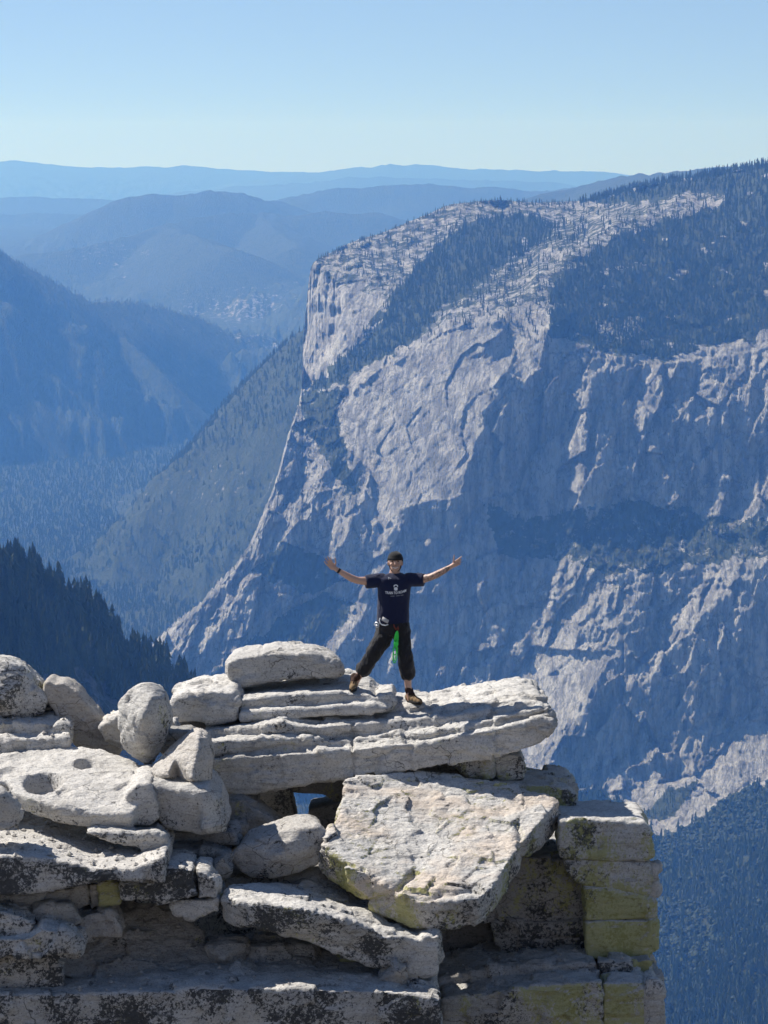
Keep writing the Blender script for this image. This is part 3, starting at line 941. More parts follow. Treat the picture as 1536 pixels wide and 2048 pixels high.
# ================================================================== TREES OF THE FAR LAND
def needle_material():
    nb = NB('conifer_needles')
    oi = nb.n('ShaderNodeObjectInfo')
    v = nb.noise(nb.coord('Object'), 0.35, 3)
    c = nb.mix(oi.outputs['Random'], (0.028, 0.048, 0.026), (0.062, 0.082, 0.040))
    c = nb.mix(nb.math('MULTIPLY', v, 0.5), c, (0.085, 0.10, 0.05))
    return nb.done(c, rough=0.8)


M_needle = needle_material()
M_bark = simple_mat('conifer_bark', (0.12, 0.085, 0.06), 0.9, var=0.3, scale=2)
M_leaf = simple_mat('oak_leaf', (0.026, 0.038, 0.019), 0.8, var=0.35, scale=0.8)


def conifer_mesh(seed, tiers, sides, slim=0.17, link_mat=None, name='crown'):
    """one unit tall; every tier is a ring of drooping boughs of uneven length"""
    r = random.Random(seed)
    V, Fc = [], []
    for t in range(tiers):
        f = t / tiers
        z0 = 0.10 + 0.86 * f
        R = slim * (1 - f) ** 0.8 * r.uniform(0.8, 1.15) + 0.012
        hgt = 0.86 / tiers * r.uniform(1.5, 2.1)
        off = r.uniform(0, 6.28)
        lean = (r.uniform(-.012, .012), r.uniform(-.012, .012))
        top = len(V)
        V.append((lean[0], lean[1], min(1.0, z0 + hgt)))
        ring = []
        for s in range(sides):
            a = off + 6.283 * s / sides
            rr = R * r.uniform(0.55, 1.2)
            ring.append(len(V))
            V.append((rr * math.cos(a), rr * math.sin(a), z0 - R * r.uniform(0.1, 0.45)))
            a2 = a + 3.1416 / sides
            r2 = R * r.uniform(0.25, 0.45)
            ring.append(len(V))
            V.append((r2 * math.cos(a2), r2 * math.sin(a2), z0 + hgt * 0.15))
        for k in range(len(ring)):
            Fc.append((top, ring[k], ring[(k + 1) % len(ring)]))
        c = len(V)
        V.append((0, 0, z0 + hgt * 0.2))
        for k in range(len(ring)):
            Fc.append((c, ring[(k + 1) % len(ring)], ring[k]))
    return V, Fc


def far_tree(seed, tiers=4, sides=5, slim=0.17):
    V, Fc = conifer_mesh(seed, tiers, sides, slim)
    o = mesh_obj('conifer_source', V, Fc, M_needle, link=False)
    return o


def bush_source(seed):
    r = random.Random(seed)
    bm = bmesh.new()
    for k in range(7):
        m = Matrix.Translation((r.uniform(-.3, .3), r.uniform(-.3, .3), r.uniform(.3, .75))) @ Matrix.Scale(r.uniform(.2, .36), 4)
        bmesh.ops.create_icosphere(bm, subdivisions=1, radius=1, matrix=m)
    for v in bm.verts:
        v.co += Vector((r.uniform(-1, 1), r.uniform(-1, 1), r.uniform(-1, 1))) * .06
    me = bpy.data.meshes.new('oak_source')
    bm.to_mesh(me)
    bm.free()
    me.materials.append(M_leaf)
    return bpy.data.objects.new('oak_source', me)


SRC = [far_tree(s, 5, 5, sl) for s, sl in ((1, .16), (2, .19), (3, .13), (4, .22))]
OAK = [bush_source(5)]


def scatter_obj(name, P, S, sources, kind='stuff', seed=0, flat=1.0):
    """thousands of far trees: one object whose points carry instances"""
    r = np.random.default_rng(seed)
    n = len(P)
    me = bpy.data.meshes.new(name)
    me.vertices.add(n)
    me.vertices.foreach_set('co', np.asarray(P, np.float32).ravel())
    for nm, vals in (('tree_size', S), ('turn', r.uniform(0, 6.28, n))):
        a = me.attributes.new(nm, 'FLOAT', 'POINT')
        a.data.foreach_set('value', np.asarray(vals, np.float32))
    a = me.attributes.new('which', 'INT', 'POINT')
    a.data.foreach_set('value', r.integers(0, len(sources), n).astype(np.int32))
    o = bpy.data.objects.new(name, me)
    COL.objects.link(o)
    g = bpy.data.node_groups.new(name + '_spread', 'GeometryNodeTree')
    g.interface.new_socket('Geometry', in_out='INPUT', socket_type='NodeSocketGeometry')
    g.interface.new_socket('Geometry', in_out='OUTPUT', socket_type='NodeSocketGeometry')
    gi, go = g.nodes.new('NodeGroupInput'), g.nodes.new('NodeGroupOutput')
    iop = g.nodes.new('GeometryNodeInstanceOnPoints')
    g2i = g.nodes.new('GeometryNodeGeometryToInstance')
    for s in reversed(sources):
        oi = g.nodes.new('GeometryNodeObjectInfo')
        oi.inputs['Object'].default_value = s
        g.links.new(oi.outputs['Geometry'], g2i.inputs[0])
    def named(nm, dt):
        a = g.nodes.new('GeometryNodeInputNamedAttribute')
        a.data_type = dt
        a.inputs['Name'].default_value = nm
        return a.outputs[0]
    g.links.new(gi.outputs[0], iop.inputs['Points'])
    g.links.new(g2i.outputs[0], iop.inputs['Instance'])
    iop.inputs['Pick Instance'].default_value = True
    g.links.new(named('which', 'INT'), iop.inputs['Instance Index'])
    cx = g.nodes.new('ShaderNodeCombineXYZ')
    g.links.new(named('turn', 'FLOAT'), cx.inputs[2])
    g.links.new(cx.outputs[0], iop.inputs['Rotation'])
    g.links.new(named('tree_size', 'FLOAT'), iop.inputs['Scale'])
    g.links.new(iop.outputs[0], go.inputs[0])
    md = o.modifiers.new('spread', 'NODES')
    md.node_group = g
    tag(o, kind=kind)
    return o


def massif_points(n, poly=None, seed=0, fn=None):
    r = np.random.default_rng(seed)
    if poly is not None:
        q = np.array(poly)
        x0, y0, x1, y1 = q[:, 0].min(), q[:, 1].min(), q[:, 0].max(), q[:, 1].max()
    else:
        x0, y0, x1, y1 = 250, 400, 1690, 2100
    px, py = r.uniform(x0, x1, n), r.uniform(y0, y1, n)
    ok = (py > massif_y_top(px) + 1) & (px < 1690) & (py < 2145) & (px > 245)
    if poly is not None:
        ok &= poly_soft(px, py, poly, 14, seed % 9)
    px, py = px[ok], py[ok]
    if fn is not None:
        k = fn(px, py, r)
        px, py = px[k], py[k]
    return px, py


pts, siz = [], []
big_pts = []
for k, (poly, dens) in enumerate(FOREST_POLYS):
    q = np.array(poly)
    area = (q[:, 0].max() - q[:, 0].min()) * (q[:, 1].max() - q[:, 1].min())
    if k == 8:
        px, py = massif_points(9000, poly, 100 + k)
        sz = np.random.default_rng(k).uniform(20, 40, len(px))
    elif k == 10:
        px, py = massif_points(11000, poly, 110)
        sz = np.random.default_rng(k).uniform(18, 34, len(px))
    else:
        n = int(area / 34 * dens)
        fn = None
        if dens < 1:
            fn = lambda x, y, r, d=dens: (fbm(np.stack([x / 22., y / 12., 0 * x], -1), 3, 77) + r.uniform(-.5, .5, x.shape)) > (0.35 - 0.6 * d)
        px, py = massif_points(n, poly, 100 + k, fn)
        lo, hi = ((13, 30) if k < 3 else (9, 20))
        sz = np.random.default_rng(k).uniform(lo, hi, len(px))
    ok_ = massif_forest(px, py) > 0.3
    px, py, sz = px[ok_], py[ok_], sz[ok_]
    Y = massif_surface(px, py)
    P = at_np(px, py, Y)
    P[:, 2] -= sz * 0.06
    P[:, 1] += 1.0
    if k == 8:
        oak = in_poly(px, py, [(1290, 1700), (1330, 1640), (1450, 1560), (1700, 1480), (1700, 1640), (1450, 1700), (1350, 1740)]) | in_poly(px, py, [(1300, 1800), (1420, 1820), (1440, 1900), (1380, 1950), (1290, 1900)])
        oak = oak & (np.random.default_rng(21).uniform(0, 1, len(px)) < 0.75) | (np.random.default_rng(22).uniform(0, 1, len(px)) < 0.12)
        oP, oS = P[oak], sz[oak] * 0.5
        P, sz, px, py = P[~oak], sz[~oak], px[~oak], py[~oak]
        vis = (px > 1310) & (px < 1530) & (py > 1840) & (py < 2060) & (sz > 30)
        idx = np.nonzero(vis)[0]
        idx = idx[np.argsort(-sz[idx])][:110]
        big_pts += [('floor', P[i].copy(), sz[i]) for i in idx]
        keep = np.ones(len(P), bool)
        keep[idx] = False
        P, sz = P[keep], sz[keep]
    pts.append(P)
    siz.append(sz)

# lone trees on the bare domes, in loose lines along the joints
def lone(x, y, r):
    n = fbm(np.stack([(x + y * 0.8) / 34., (y - x * 0.35) / 9., 0 * x], -1), 3, 66)
    return n + r.uniform(-.35, .35, x.shape) > 0.12


px, py = massif_points(13000, [(625, 525), (900, 400), (1160, 395), (1300, 372), (1460, 370), (1330, 470), (1180, 560), (1110, 700), (1000, 660), (900, 660), (760, 730), (640, 790), (700, 690), (780, 590), (700, 545)], 7, lone)
Pm = at_np(px, py, massif_surface(px, py))
pts.append(Pm)
siz.append(np.random.default_rng(3).uniform(9, 20, len(Pm)))
px, py = massif_points(9000, [(1080, 690), (1536, 650), (1700, 640), (1700, 1300), (1050, 1300), (960, 1050)], 8, lone)
Pm = at_np(px, py, massif_surface(px, py))
k = rng.uniform(0, 1, len(px)) < 0.35
pts.append(Pm[k])
siz.append(rng.uniform(4, 10, k.sum()))
px, py = massif_points(5000, [(470, 1130), (605, 790), (690, 800), (740, 1080), (700, 1400), (300, 1400)], 9, lone)
Pm = at_np(px, py, massif_surface(px, py))
k = rng.uniform(0, 1, len(px)) < 0.4
pts.append(Pm[k])
siz.append(rng.uniform(5, 12, k.sum()))
# along the skyline
px = np.concatenate([rng.uniform(632, 1180, 260), rng.uniform(1160, 1690, 700), rng.uniform(960, 1180, 90)])
py = massif_y_top(px) + rng.uniform(0.5, 7, len(px))
Pm = at_np(px, py, massif_surface(px, py))
pts.append(Pm)
siz.append(np.where(px < 1180, rng.uniform(5, 14, len(px)), rng.uniform(12, 27, len(px))))
P, S = np.concatenate(pts), np.concatenate(siz)
forest_massif = scatter_obj('cliff_top_forest', P, S, SRC, seed=1)
oaks = scatter_obj('oak_woods', oP, oS, OAK, seed=2)

# valley floor and the ridge on the left
n = 85000
Y = rng.uniform(8200, 18300, n) ** 1.0
px = rng.uniform(-80, 700, n)
X = (px - 768) / F * Y
Z = fan_z(X, Y)
V = np.stack([X, Y, Z], -1)
qx, qy = project(V)
f = far_forest(V, qx, qy)
keep = (rng.uniform(0, 1, n) < f * 0.62) & (qy < 1420) & (qy > 440)
keep &= ~in_poly(qx, qy, [(200, 1012), (560, 860), (560, 1000), (420, 1060), (300, 1070)]) | (rng.uniform(0, 1, n) < 0.25)
V = V[keep]
# the floor carries on behind the summit rocks
Y = rng.uniform(6550, 8400, 9000)
px = rng.uniform(150, 1190, 9000)
X = (px - 768) / F * Y
V = np.concatenate([V, np.stack([X, Y, fan_z(X, Y)], -1)], 0)
S = rng.uniform(9, 26, len(V)) * np.where(V[:, 1] > 15500, 0.8, 1.0)
forest_valley = scatter_obj('valley_forest', V, S, SRC, seed=3)

# the near shoulder: its trees can be told apart
px = rng.uniform(-200, 400, 3400)
top = near_top(px)
band = rng.uniform(0, 1, 3400) ** 1.3
py = top + band * np.where(px < 150, 190, 130) + 2
near_P = at_np(px, py, near_surface(px, py))
near_S = rng.uniform(12, 30, len(px)) * (0.75 + 0.5 * (fbm(np.stack([px / 30., py / 30., 0 * px], -1), 2, 3) > 0))
vis = (px > -5) & (px < 392) & (py < 1440)
idx = np.nonzero(vis)[0]
score = near_S[idx] + 10 * (py[idx] < top[idx] + 40) + rng.uniform(0, 9, len(idx))
idx = idx[np.argsort(-score)][:185]
keep = np.ones(len(px), bool)
keep[idx] = False
big_pts += [('shoulder', near_P[i].copy(), near_S[i]) for i in idx]
forest_near = scatter_obj('shoulder_forest', near_P[keep], near_S[keep] * 0.85, SRC, seed=4)

# individually built pines
proto = []
for s, sl in ((11, .19), (12, .23), (13, .16), (14, .26)):
    V, Fc = conifer_mesh(s, 9, 7, sl)
    proto.append(mesh_obj('crown', V, Fc, M_needle, link=False).data)
tr = bmesh.new()
bmesh.ops.create_cone(tr, cap_ends=True, segments=7, radius1=0.020, radius2=0.004, depth=0.95, matrix=Matrix.Translation((0, 0, 0.475 - 0.06)))
trunk_me = bpy.data.meshes.new('trunk')
tr.to_mesh(trunk_me)
tr.free()
trunk_me.materials.append(M_bark)
for i, (where, p, s) in enumerate(big_pts):
    e = bpy.data.objects.new('pine_tree', None)
    COL.objects.link(e)
    e.location = p
    e.scale = (s, s, s)
    e.rotation_euler = (random.uniform(-.04, .04), random.uniform(-.04, .04), random.uniform(0, 6.28))
    e.empty_display_size = 0.1
    if where == 'shoulder':
        tag(e, 'dark green conifer growing on the near wooded shoulder left of the valley', 'tree', 'conifers on the near wooded shoulder')
    else:
        tag(e, 'tall slender conifer in the valley forest right of the stacked rock slabs', 'tree', 'conifers in the valley forest below the cliffs')
    c = bpy.data.objects.new('crown', proto[i % 4])
    t = bpy.data.objects.new('trunk', trunk_me)
    for q in (c, t):
        COL.objects.link(q)
        q.parent = e

# the bare snag that stands above the shoulder
sb = bmesh.new()
bmesh.ops.create_cone(sb, cap_ends=True, segments=8, radius1=0.75, radius2=0.12, depth=34, matrix=Matrix.Translation((0, 0, 15)))
for k in range(9):
    a, h = random.uniform(0, 6.28), random.uniform(12, 29)
    m = Matrix.Translation((0, 0, h)) @ Matrix.Rotation(a, 4, 'Z') @ Matrix.Rotation(1.2, 4, 'Y') @ Matrix.Translation((0, 0, 1.0))
    bmesh.ops.create_cone(sb, cap_ends=True, segments=4, radius1=0.16, radius2=0.04, depth=2.4, matrix=m)
me = bpy.data.meshes.new('dead_tree')
sb.to_mesh(me)
sb.free()
me.materials.append(simple_mat('dead_wood', (0.10, 0.09, 0.08), 0.9))
snag = bpy.data.objects.new('dead_tree', me)
COL.objects.link(snag)
snag.location = at(293, 1318, float(near_surface(np.array([293.]), np.array([1322.]))[0]))
snag.scale = (1, 1, 1)
tag(snag, 'bare dead trunk standing alone above the conifers of the near shoulder', 'tree')

# ================================================================== THE SUMMIT ROCKS
def granite_material():
    nb = NB('summit_granite')
    geo = nb.n('ShaderNodeNewGeometry')
    pos = geo.outputs['Position']

    def A(name):
        a = nb.n('ShaderNodeAttribute', attribute_name=name)
        a.attribute_type = 'OBJECT'
        return a.outputs['Fac']

    def mp(s, rot=(0, 0, 0)):
        m = nb.n('ShaderNodeMapping')
        nb.link(pos, m.inputs['Vector'])
        m.inputs['Scale'].default_value = s
        m.inputs['Rotation'].default_value = rot
        return m.outputs[0]
    n_big = nb.noise(mp((1, 1, 1)), 1.6, 5, 0.6)
    n_mid = nb.noise(mp((1, 1, 1)), 7.0, 6, 0.65)
    n_grain = nb.noise(mp((1, 1, 1)), 48.0, 5, 0.75)
    n_dark = nb.noise(mp((1, 1, 1.3)), 24.0, 6, 0.75)
    n_band = nb.noise(mp((1, 1, 6), (0.0, 0.10, 0.0)), 3.4, 7, 0.65, 0.8)
    base = nb.mix(nb.ramp(n_big, [(0.36, 0.0), (0.64, 1.0)]), (0.52, 0.50, 0.465), (0.66, 0.635, 0.59))
    base = nb.mix(nb.ramp(n_mid, [(0.50, 0.0), (0.72, 0.55)]), base, (0.42, 0.39, 0.345))
    base = nb.mix(nb.ramp(n_band, [(0.53, 0.0), (0.64, 0.5)]), base, (0.27, 0.255, 0.235))
    base = nb.mix(nb.ramp(n_dark, [(0.34, 0.7), (0.43, 0.0)]), base, (0.18, 0.15, 0.14))
    base = nb.mix(nb.ramp(n_grain, [(0.36, 0.7), (0.45, 0.0)]), base, (0.16, 0.155, 0.15))
    base = nb.mix(nb.ramp(n_grain, [(0.54, 0.0), (0.66, 0.65)]), base, (0.74, 0.72, 0.69))
    # hairline joints
    wv = nb.n('ShaderNodeVectorMath', operation='MULTIPLY_ADD')
    nb.link(nb.noise(mp((1, 1, 1)), 1.3, 4, 0.6, col=True), wv.inputs[0])
    wv.inputs[1].default_value = (0.9, 0.9, 0.9)
    nb.link(mp((1, 1, 2.2)), wv.inputs[2])
    vj = nb.n('ShaderNodeTexVoronoi', feature='DISTANCE_TO_EDGE')
    nb.link(wv.outputs[0], vj.inputs['Vector'])
    vj.inputs['Scale'].default_value = 1.5
    joint = nb.math('MULTIPLY', nb.ramp(vj.outputs['Distance'], [(0.0, 1.0), (0.012, 0.0)]), nb.ramp(nb.noise(mp((1, 1, 1)), 0.9, 3), [(0.48, 0.0), (0.58, 0.9)]))
    base = nb.mix(joint, base, (0.05, 0.047, 0.042))
    # tone of each rock; set lower on hollow stones to paint in shade
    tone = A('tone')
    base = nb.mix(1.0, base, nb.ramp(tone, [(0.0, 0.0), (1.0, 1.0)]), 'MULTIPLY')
    base = nb.mix(nb.math('MULTIPLY', A('warm'), nb.ramp(n_big, [(0.3, 0.3), (0.6, 1.0)])), base, (0.36, 0.27, 0.19))
    # iron stain
    st = nb.noise(mp((0.55, 0.8, 1.2)), 1.5, 5, 0.6, 0.4)
    stm = nb.math('MULTIPLY', nb.ramp(st, [(0.49, 0.0), (0.62, 1.0)]), A('stain'))
    base = nb.mix(stm, base, (0.66, 0.47, 0.31))
    # lichen: crusts that grow on steep rock
    sep = nb.n('ShaderNodeSeparateXYZ')
    nb.link(geo.outputs['True Normal'], sep.inputs[0])
    steep = nb.ramp(sep.outputs['Z'], [(0.30, 1.0), (0.78, 0.0)])
    l1 = nb.noise(mp((1, 1, 1)), 26.0, 8, 0.78, 0.15)
    l2 = nb.noise(mp((1, 1, 0.8)), 2.1, 4, 0.6)
    lv = nb.math('ADD', nb.math('ADD', nb.math('MULTIPLY', l1, 1.05), nb.math('MULTIPLY', l2, 0.85)), nb.math('MULTIPLY', A('lichen'), 0.30))
    lm = nb.math('MULTIPLY', nb.ramp(nb.math('MULTIPLY', lv, 0.5), [(0.525, 0.0), (0.552, 1.0)]), steep)
    base = nb.mix(nb.math('MULTIPLY', lm, 0.9), base, (0.030, 0.033, 0.036))
    g1 = nb.noise(mp((1, 1, 0.7)), 20.0, 8, 0.8, 0.2)
    g2 = nb.noise(mp((1, 1, 0.6)), 1.7, 4, 0.55)
    gv = nb.math('ADD', nb.math('ADD', nb.math('MULTIPLY', g1, 0.8), nb.math('MULTIPLY', g2, 0.9)), nb.math('MULTIPLY', A('moss'), 0.6))
    gm = nb.math('MULTIPLY', nb.ramp(nb.math('MULTIPLY', gv, 0.5), [(0.50, 0.0), (0.54, 1.0)]), steep)
    base = nb.mix(nb.math('MULTIPLY', gm, 0.75), base, nb.mix(n_mid, (0.30, 0.30, 0.10), (0.52, 0.50, 0.18)))
    h = nb.math('ADD', nb.math('MULTIPLY', n_grain, 0.25), nb.math('ADD', nb.math('MULTIPLY', n_mid, 1.0), nb.math('MULTIPLY', nb.noise(mp((1, 1, 2)), 22.0, 6, 0.7), 0.6)))
    h = nb.math('ADD', h, nb.math('MULTIPLY', n_band, 0.9))
    nrm = nb.bump(h, 0.9, 0.035)
    nb.b.inputs['Specular IOR Level'].default_value = 0.25
    return nb.done(base, nrm, 0.88)


M_granite = granite_material()


def block(poly, Y=None, T=1.0, back=(0.0, 0.0), shrink=0.97, inner=()):
    """front outline in the photograph (with its distance) -> closed solid running T metres back"""
    pts = [(p[0], p[1], p[2] if len(p) > 2 else Y) for p in poly]
    inn = [(p[0], p[1], p[2] if len(p) > 2 else Y) for p in inner]
    allp = pts + inn
    n = len(pts)
    co = [Vector((p[0] / 100.0, p[1] / 100.0)) for p in allp]
    ed = [(i, (i + 1) % n) for i in range(n)]
    vo, eo, fo, ov, oe, of = geometry.delaunay_2d_cdt(co, ed, [], 1, 1e-5)
    Vf, src = [], []
    for k, v in enumerate(vo):
        if ov[k]:
            Vf.append(at(*allp[ov[k][0]]))
            src.append(ov[k][0])
        else:
            Vf.append(at(v.x * 100, v.y * 100, pts[0][2]))
            src.append(-1)
    c = sum(Vf, Vector()) / len(Vf)
    off = Vector((back[0], T, back[1]))
    Vb = [c + (v - c) * shrink + off for v in Vf]
    m = len(Vf)
    bm = bmesh.new()
    vs = [bm.verts.new(v) for v in Vf + Vb]
    for f in fo:
        try:
            bm.faces.new([vs[i] for i in f])
            bm.faces.new([vs[i + m] for i in reversed(f)])
        except ValueError:
            pass
    inv = {s: k for k, s in enumerate(src)}
    ring = [inv[i] for i in range(n) if i in inv]
    for a, b in zip(ring, ring[1:] + ring[:1]):
        try:
            bm.faces.new([vs[b], vs[a], vs[a + m], vs[b + m]])
        except ValueError:
            pass
    bmesh.ops.recalc_face_normals(bm, faces=bm.faces)
    return bm


def plate(poly, ext, inner=()):
    """upper surface given point by point, thickness along ext"""
    return block(poly, None, ext[1], (ext[0], ext[2]), 1.0, inner)


ROCKS = []


def rock(name, label, blocks, voxel=0.024, smooth=3, amp=0.05, strata=0.012, fine=0.008, tilt=(0.0, 0.0), tone=1.0, warm=0.0, stain=0.0, lichen=0.0, moss=0.0, dents=(), cracks=(), cat='rock', group=None, kind=None, freq=1.5, facet=None):
    if name in ('granite_slab', 'granite_block'):
        smooth = max(1, smooth - 2)
    if facet is None:
        facet = 1.0 if smooth <= 5 else 0.45
    smooth = min(smooth, 12)
    bm = bmesh.new()
    for b in blocks:
        me_ = bpy.data.meshes.new('t')
        b.to_mesh(me_)
        b.free()
        bm.from_mesh(me_)
        bpy.data.meshes.remove(me_)
    me = bpy.data.meshes.new(name)
    bm.to_mesh(me)
    bm.free()
    o = bpy.data.objects.new(name, me)
    COL.objects.link(o)
    r = o.modifiers.new('r', 'REMESH')
    r.mode = 'VOXEL'
    r.voxel_size = voxel
    s = o.modifiers.new('s', 'SMOOTH')
    s.factor = 0.5
    s.iterations = smooth
    dg = bpy.context.evaluated_depsgraph_get()
    ev = o.evaluated_get(dg)
    m2 = bpy.data.meshes.new_from_object(ev)
    o.modifiers.clear()
    o.data = m2
    m2.name = name
    n = len(m2.vertices)
    co = np.empty(n * 3, np.float32)
    m2.vertices.foreach_get('co', co)
    co = co.reshape(-1, 3).astype(np.float64)
    no = np.empty(n * 3, np.float32)
    m2.vertices.foreach_get('normal', no)
    no = no.reshape(-1, 3).astype(np.float64)
    zz = co[:, 2] - tilt[0] * co[:, 0] - tilt[1] * co[:, 1]
    d = amp * fbm(co * freq, 4, 101, 0.5)
    d += 0.45 * amp * fbm(co * np.array([3.5, 3.5, 5.0]), 3, 105, 0.55, ridged=True)
    # bedding: thin sheets that weather back at different rates, parted by narrow joints
    vert = 1 - 0.8 * np.abs(no[:, 2])
    wob = fbm(co * np.array([0.8, 0.8, 0.8]), 3, 141)
    lay = (zz * 3.4 + 0.9 * wob + 0.25 * fbm(co * 4.0, 2, 143)) * 1.35
    li = np.floor(lay)
    lf = lay - li
    hsh = (np.sin(li * 12.9898 + 4.1) * 43758.5453) % 1.0
    on = np.clip(fbm(co * 1.1 + 7.7 + li[:, None] * 3.1, 2, 145) * 2.2 + 0.45, 0, 1)
    d += strata * vert * (2.6 * (hsh - 0.5) * on - 2.2 * on * np.exp(-(np.minimum(lf, 1 - lf) / 0.055) ** 2) + 0.8 * fbm(np.stack([co[:, 0] * 1.2, co[:, 1] * 1.2, zz * 14.0], -1), 3, 131, 0.6))
    # broken facets
    if facet:
        for cell, am in ((0.34, 0.085), (0.13, 0.06)):
            d += facet * facets(co / cell + 5.3) * cell * am * 2
    d += fine * 1.5 * fbm(co * np.array([10.0, 10.0, 14.0]), 3, 151, 0.62, ridged=True)
    for (a, b_, w, dep) in cracks:
        A_, B_ = at(*a), at(*b_)
        A_, B_ = np.array(A_), np.array(B_)
        AB = B_ - A_
        t = np.clip(((co - A_) @ AB) / (AB @ AB), 0, 1)
        wig = 0.03 * fbm(co * 4.0, 3, 171)
        # distance in the plane seen from the front
        dd = np.abs((co - A_ - t[:, None] * AB)[:, 2] * (AB[0] / np.linalg.norm(AB)) - (co - A_ - t[:, None] * AB)[:, 0] * (AB[2] / np.linalg.norm(AB)) + wig)
        inr = (((co - A_) @ AB) / (AB @ AB) > 0) & (((co - A_) @ AB) / (AB @ AB) < 1)
        d -= dep * np.exp(-(dd / w) ** 2) * inr
    co2 = co + no * d[:, None]
    for (px, py, Y, rx, ry, dep) in dents:
        c = np.array(at(px, py, Y))
        r2 = ((co2[:, 0] - c[0]) / rx) ** 2 + ((co2[:, 1] - c[1]) / ry) ** 2
        k = (r2 < 1.6) & (no[:, 2] > 0.2)
        co2[k, 2] -= dep * (1 - sstep(0.45, 1.25, r2[k]))
    m2.vertices.foreach_set('co', co2.astype(np.float32).ravel())
    m2.polygons.foreach_set('use_smooth', np.ones(len(m2.polygons), bool))
    m2.update()
    m2.materials.clear()
    m2.materials.append(M_granite)
    o['tone'], o['warm'], o['stain'], o['lichen'], o['moss'] = float(tone), float(warm), float(stain), float(lichen), float(moss)
    if kind:
        tag(o, kind=kind)
    else:
        tag(o, label, cat, group)
    ROCKS.append(o)
    return o


B = block
# bedrock that carries the pile
rock('cliff_bedrock', None, [B([(-140, 1660), (330, 1690), (440, 1735), (560, 1745), (720, 1735), (930, 1730), (1060, 1730), (1240, 1735), (1290, 1760), (1300, 2160), (-140, 2160)], 38.9, 2.4)], voxel=0.06, amp=0.1, tone=0.8,
     lichen=0.4, kind='structure')

# bare summit granite under the camera, out of view, added for its warm bounce
gxs, gys = np.linspace(-70, 70, 90), np.linspace(-110, 24, 90)
GX_, GY_ = np.meshgrid(gxs, gys)
GZ_ = -1.75 - 0.0 * GX_ + 0.5 * fbm(np.stack([GX_ / 9, GY_ / 9, 0 * GX_], -1), 4, 301) - 12.0 * sstep(2, 30, GY_) - 0.002 * GX_ ** 2
GZ_ = np.where(GY_ < -2, GZ_ + 0.05 * (-2 - GY_), GZ_)
dome = mesh_obj('summit_ground', np.stack([GX_, GY_, GZ_], -1).reshape(-1, 3), grid_faces(90, 90), M_granite, smooth=True)
dome['tone'], dome['warm'], dome['stain'], dome['lichen'], dome['moss'] = 0.62, 0.2, 0.2, 0.0, 0.0
tag(dome, kind='structure')

# the long slab the man stands on
rock('granite_slab', 'long layered granite slab jutting out to the right under the standing man', [
    B([(425, 1520), (540, 1512), (700, 1500), (860, 1484), (1000, 1458), (1080, 1436), (1108, 1446), (1106, 1464), (1082, 1486), (1000, 1511), (900, 1528), (800, 1540), (700, 1553), (560, 1574), (475, 1588), (428, 1572)], 38.55, 2.3),
    B([(410, 1486, 38.62), (560, 1476, 38.7), (700, 1482, 38.85), (790, 1466, 38.86), (860, 1466, 38.7), (1000, 1436, 38.68), (1085, 1414, 38.66), (1106, 1432, 38.66), (1100, 1455, 38.66), (1000, 1478, 38.68), (700, 1520, 38.8), (430, 1545, 38.62)], None, 2.1),
    B([(332, 1474, 39.05), (420, 1466, 39.0), (560, 1450, 38.84), (640, 1456, 38.86), (720, 1446, 39.0), (890, 1434, 39.02), (960, 1428, 38.85), (1050, 1408, 38.86), (1096, 1412, 38.86), (1100, 1440, 38.86), (900, 1470, 38.95), (700, 1490, 39.0),
       (420, 1510, 39.0), (345, 1500, 39.05)], None, 1.9),
    B([(328, 1460, 39.15), (470, 1454, 39.2), (560, 1440, 39.05), (700, 1440, 39.25), (860, 1424, 39.28), (960, 1408, 39.1), (1040, 1398, 39.05), (1084, 1398, 39.05), (1090, 1430, 39.05), (880, 1455, 39.2), (700, 1470, 39.25), (332, 1484, 39.15)], None, 1.5),
    B([(560, 1432), (760, 1418), (900, 1409), (1050, 1392), (1078, 1394), (1078, 1420), (800, 1448), (500, 1460)], 39.4, 1.2),
], amp=0.035, facet=0.7, strata=0.016, voxel=0.021, tilt=(0.10, 0.0), tone=0.98, lichen=-0.1,
    cracks=[((705, 1440, 39), (706, 1555, 38.55), 0.014, 0.05), ((860, 1395, 39.1), (862, 1440, 39.1), 0.012, 0.03), ((1000, 1432, 39), (1095, 1415, 39), 0.010, 0.05), ((400, 1520, 38.6), (590, 1490, 38.6), 0.01, 0.05),
            ((600, 1478, 39), (860, 1466, 39), 0.008, 0.035)])

# sheets between the long slab and the top boulder
rock('granite_block', 'blocky pale slab left of the crack, behind the egg-shaped boulder', [
    B([(343, 1404), (368, 1393), (420, 1386), (468, 1384), (474, 1400), (472, 1438), (440, 1446), (345, 1444)], 39.15, 1.3)], smooth=5, strata=0.008, tone=1.0, cracks=[((412, 1385, 38.9), (405, 1446, 38.9), 0.012, 0.02)])
rock('granite_slab', 'thin stacked granite sheets directly under the man\'s left-hand foot', [
    B([(478, 1402), (540, 1392), (600, 1388), (690, 1385), (740, 1390), (752, 1402), (700, 1408), (600, 1416), (480, 1422)], 39.25, 1.5),
    B([(480, 1424), (600, 1418), (700, 1410), (752, 1408), (776, 1418), (770, 1424), (740, 1426), (600, 1436), (482, 1442)], 39.10, 1.6),
    B([(755, 1392), (784, 1388), (792, 1402), (786, 1414), (772, 1424), (760, 1416)], 39.30, 0.8),
    B([(520, 1398), (640, 1388), (700, 1383), (700, 1400), (540, 1412)], 39.40, 1.2),
], strata=0.018, facet=0.4, tilt=(0.08, 0), amp=0.02, tone=1.0)
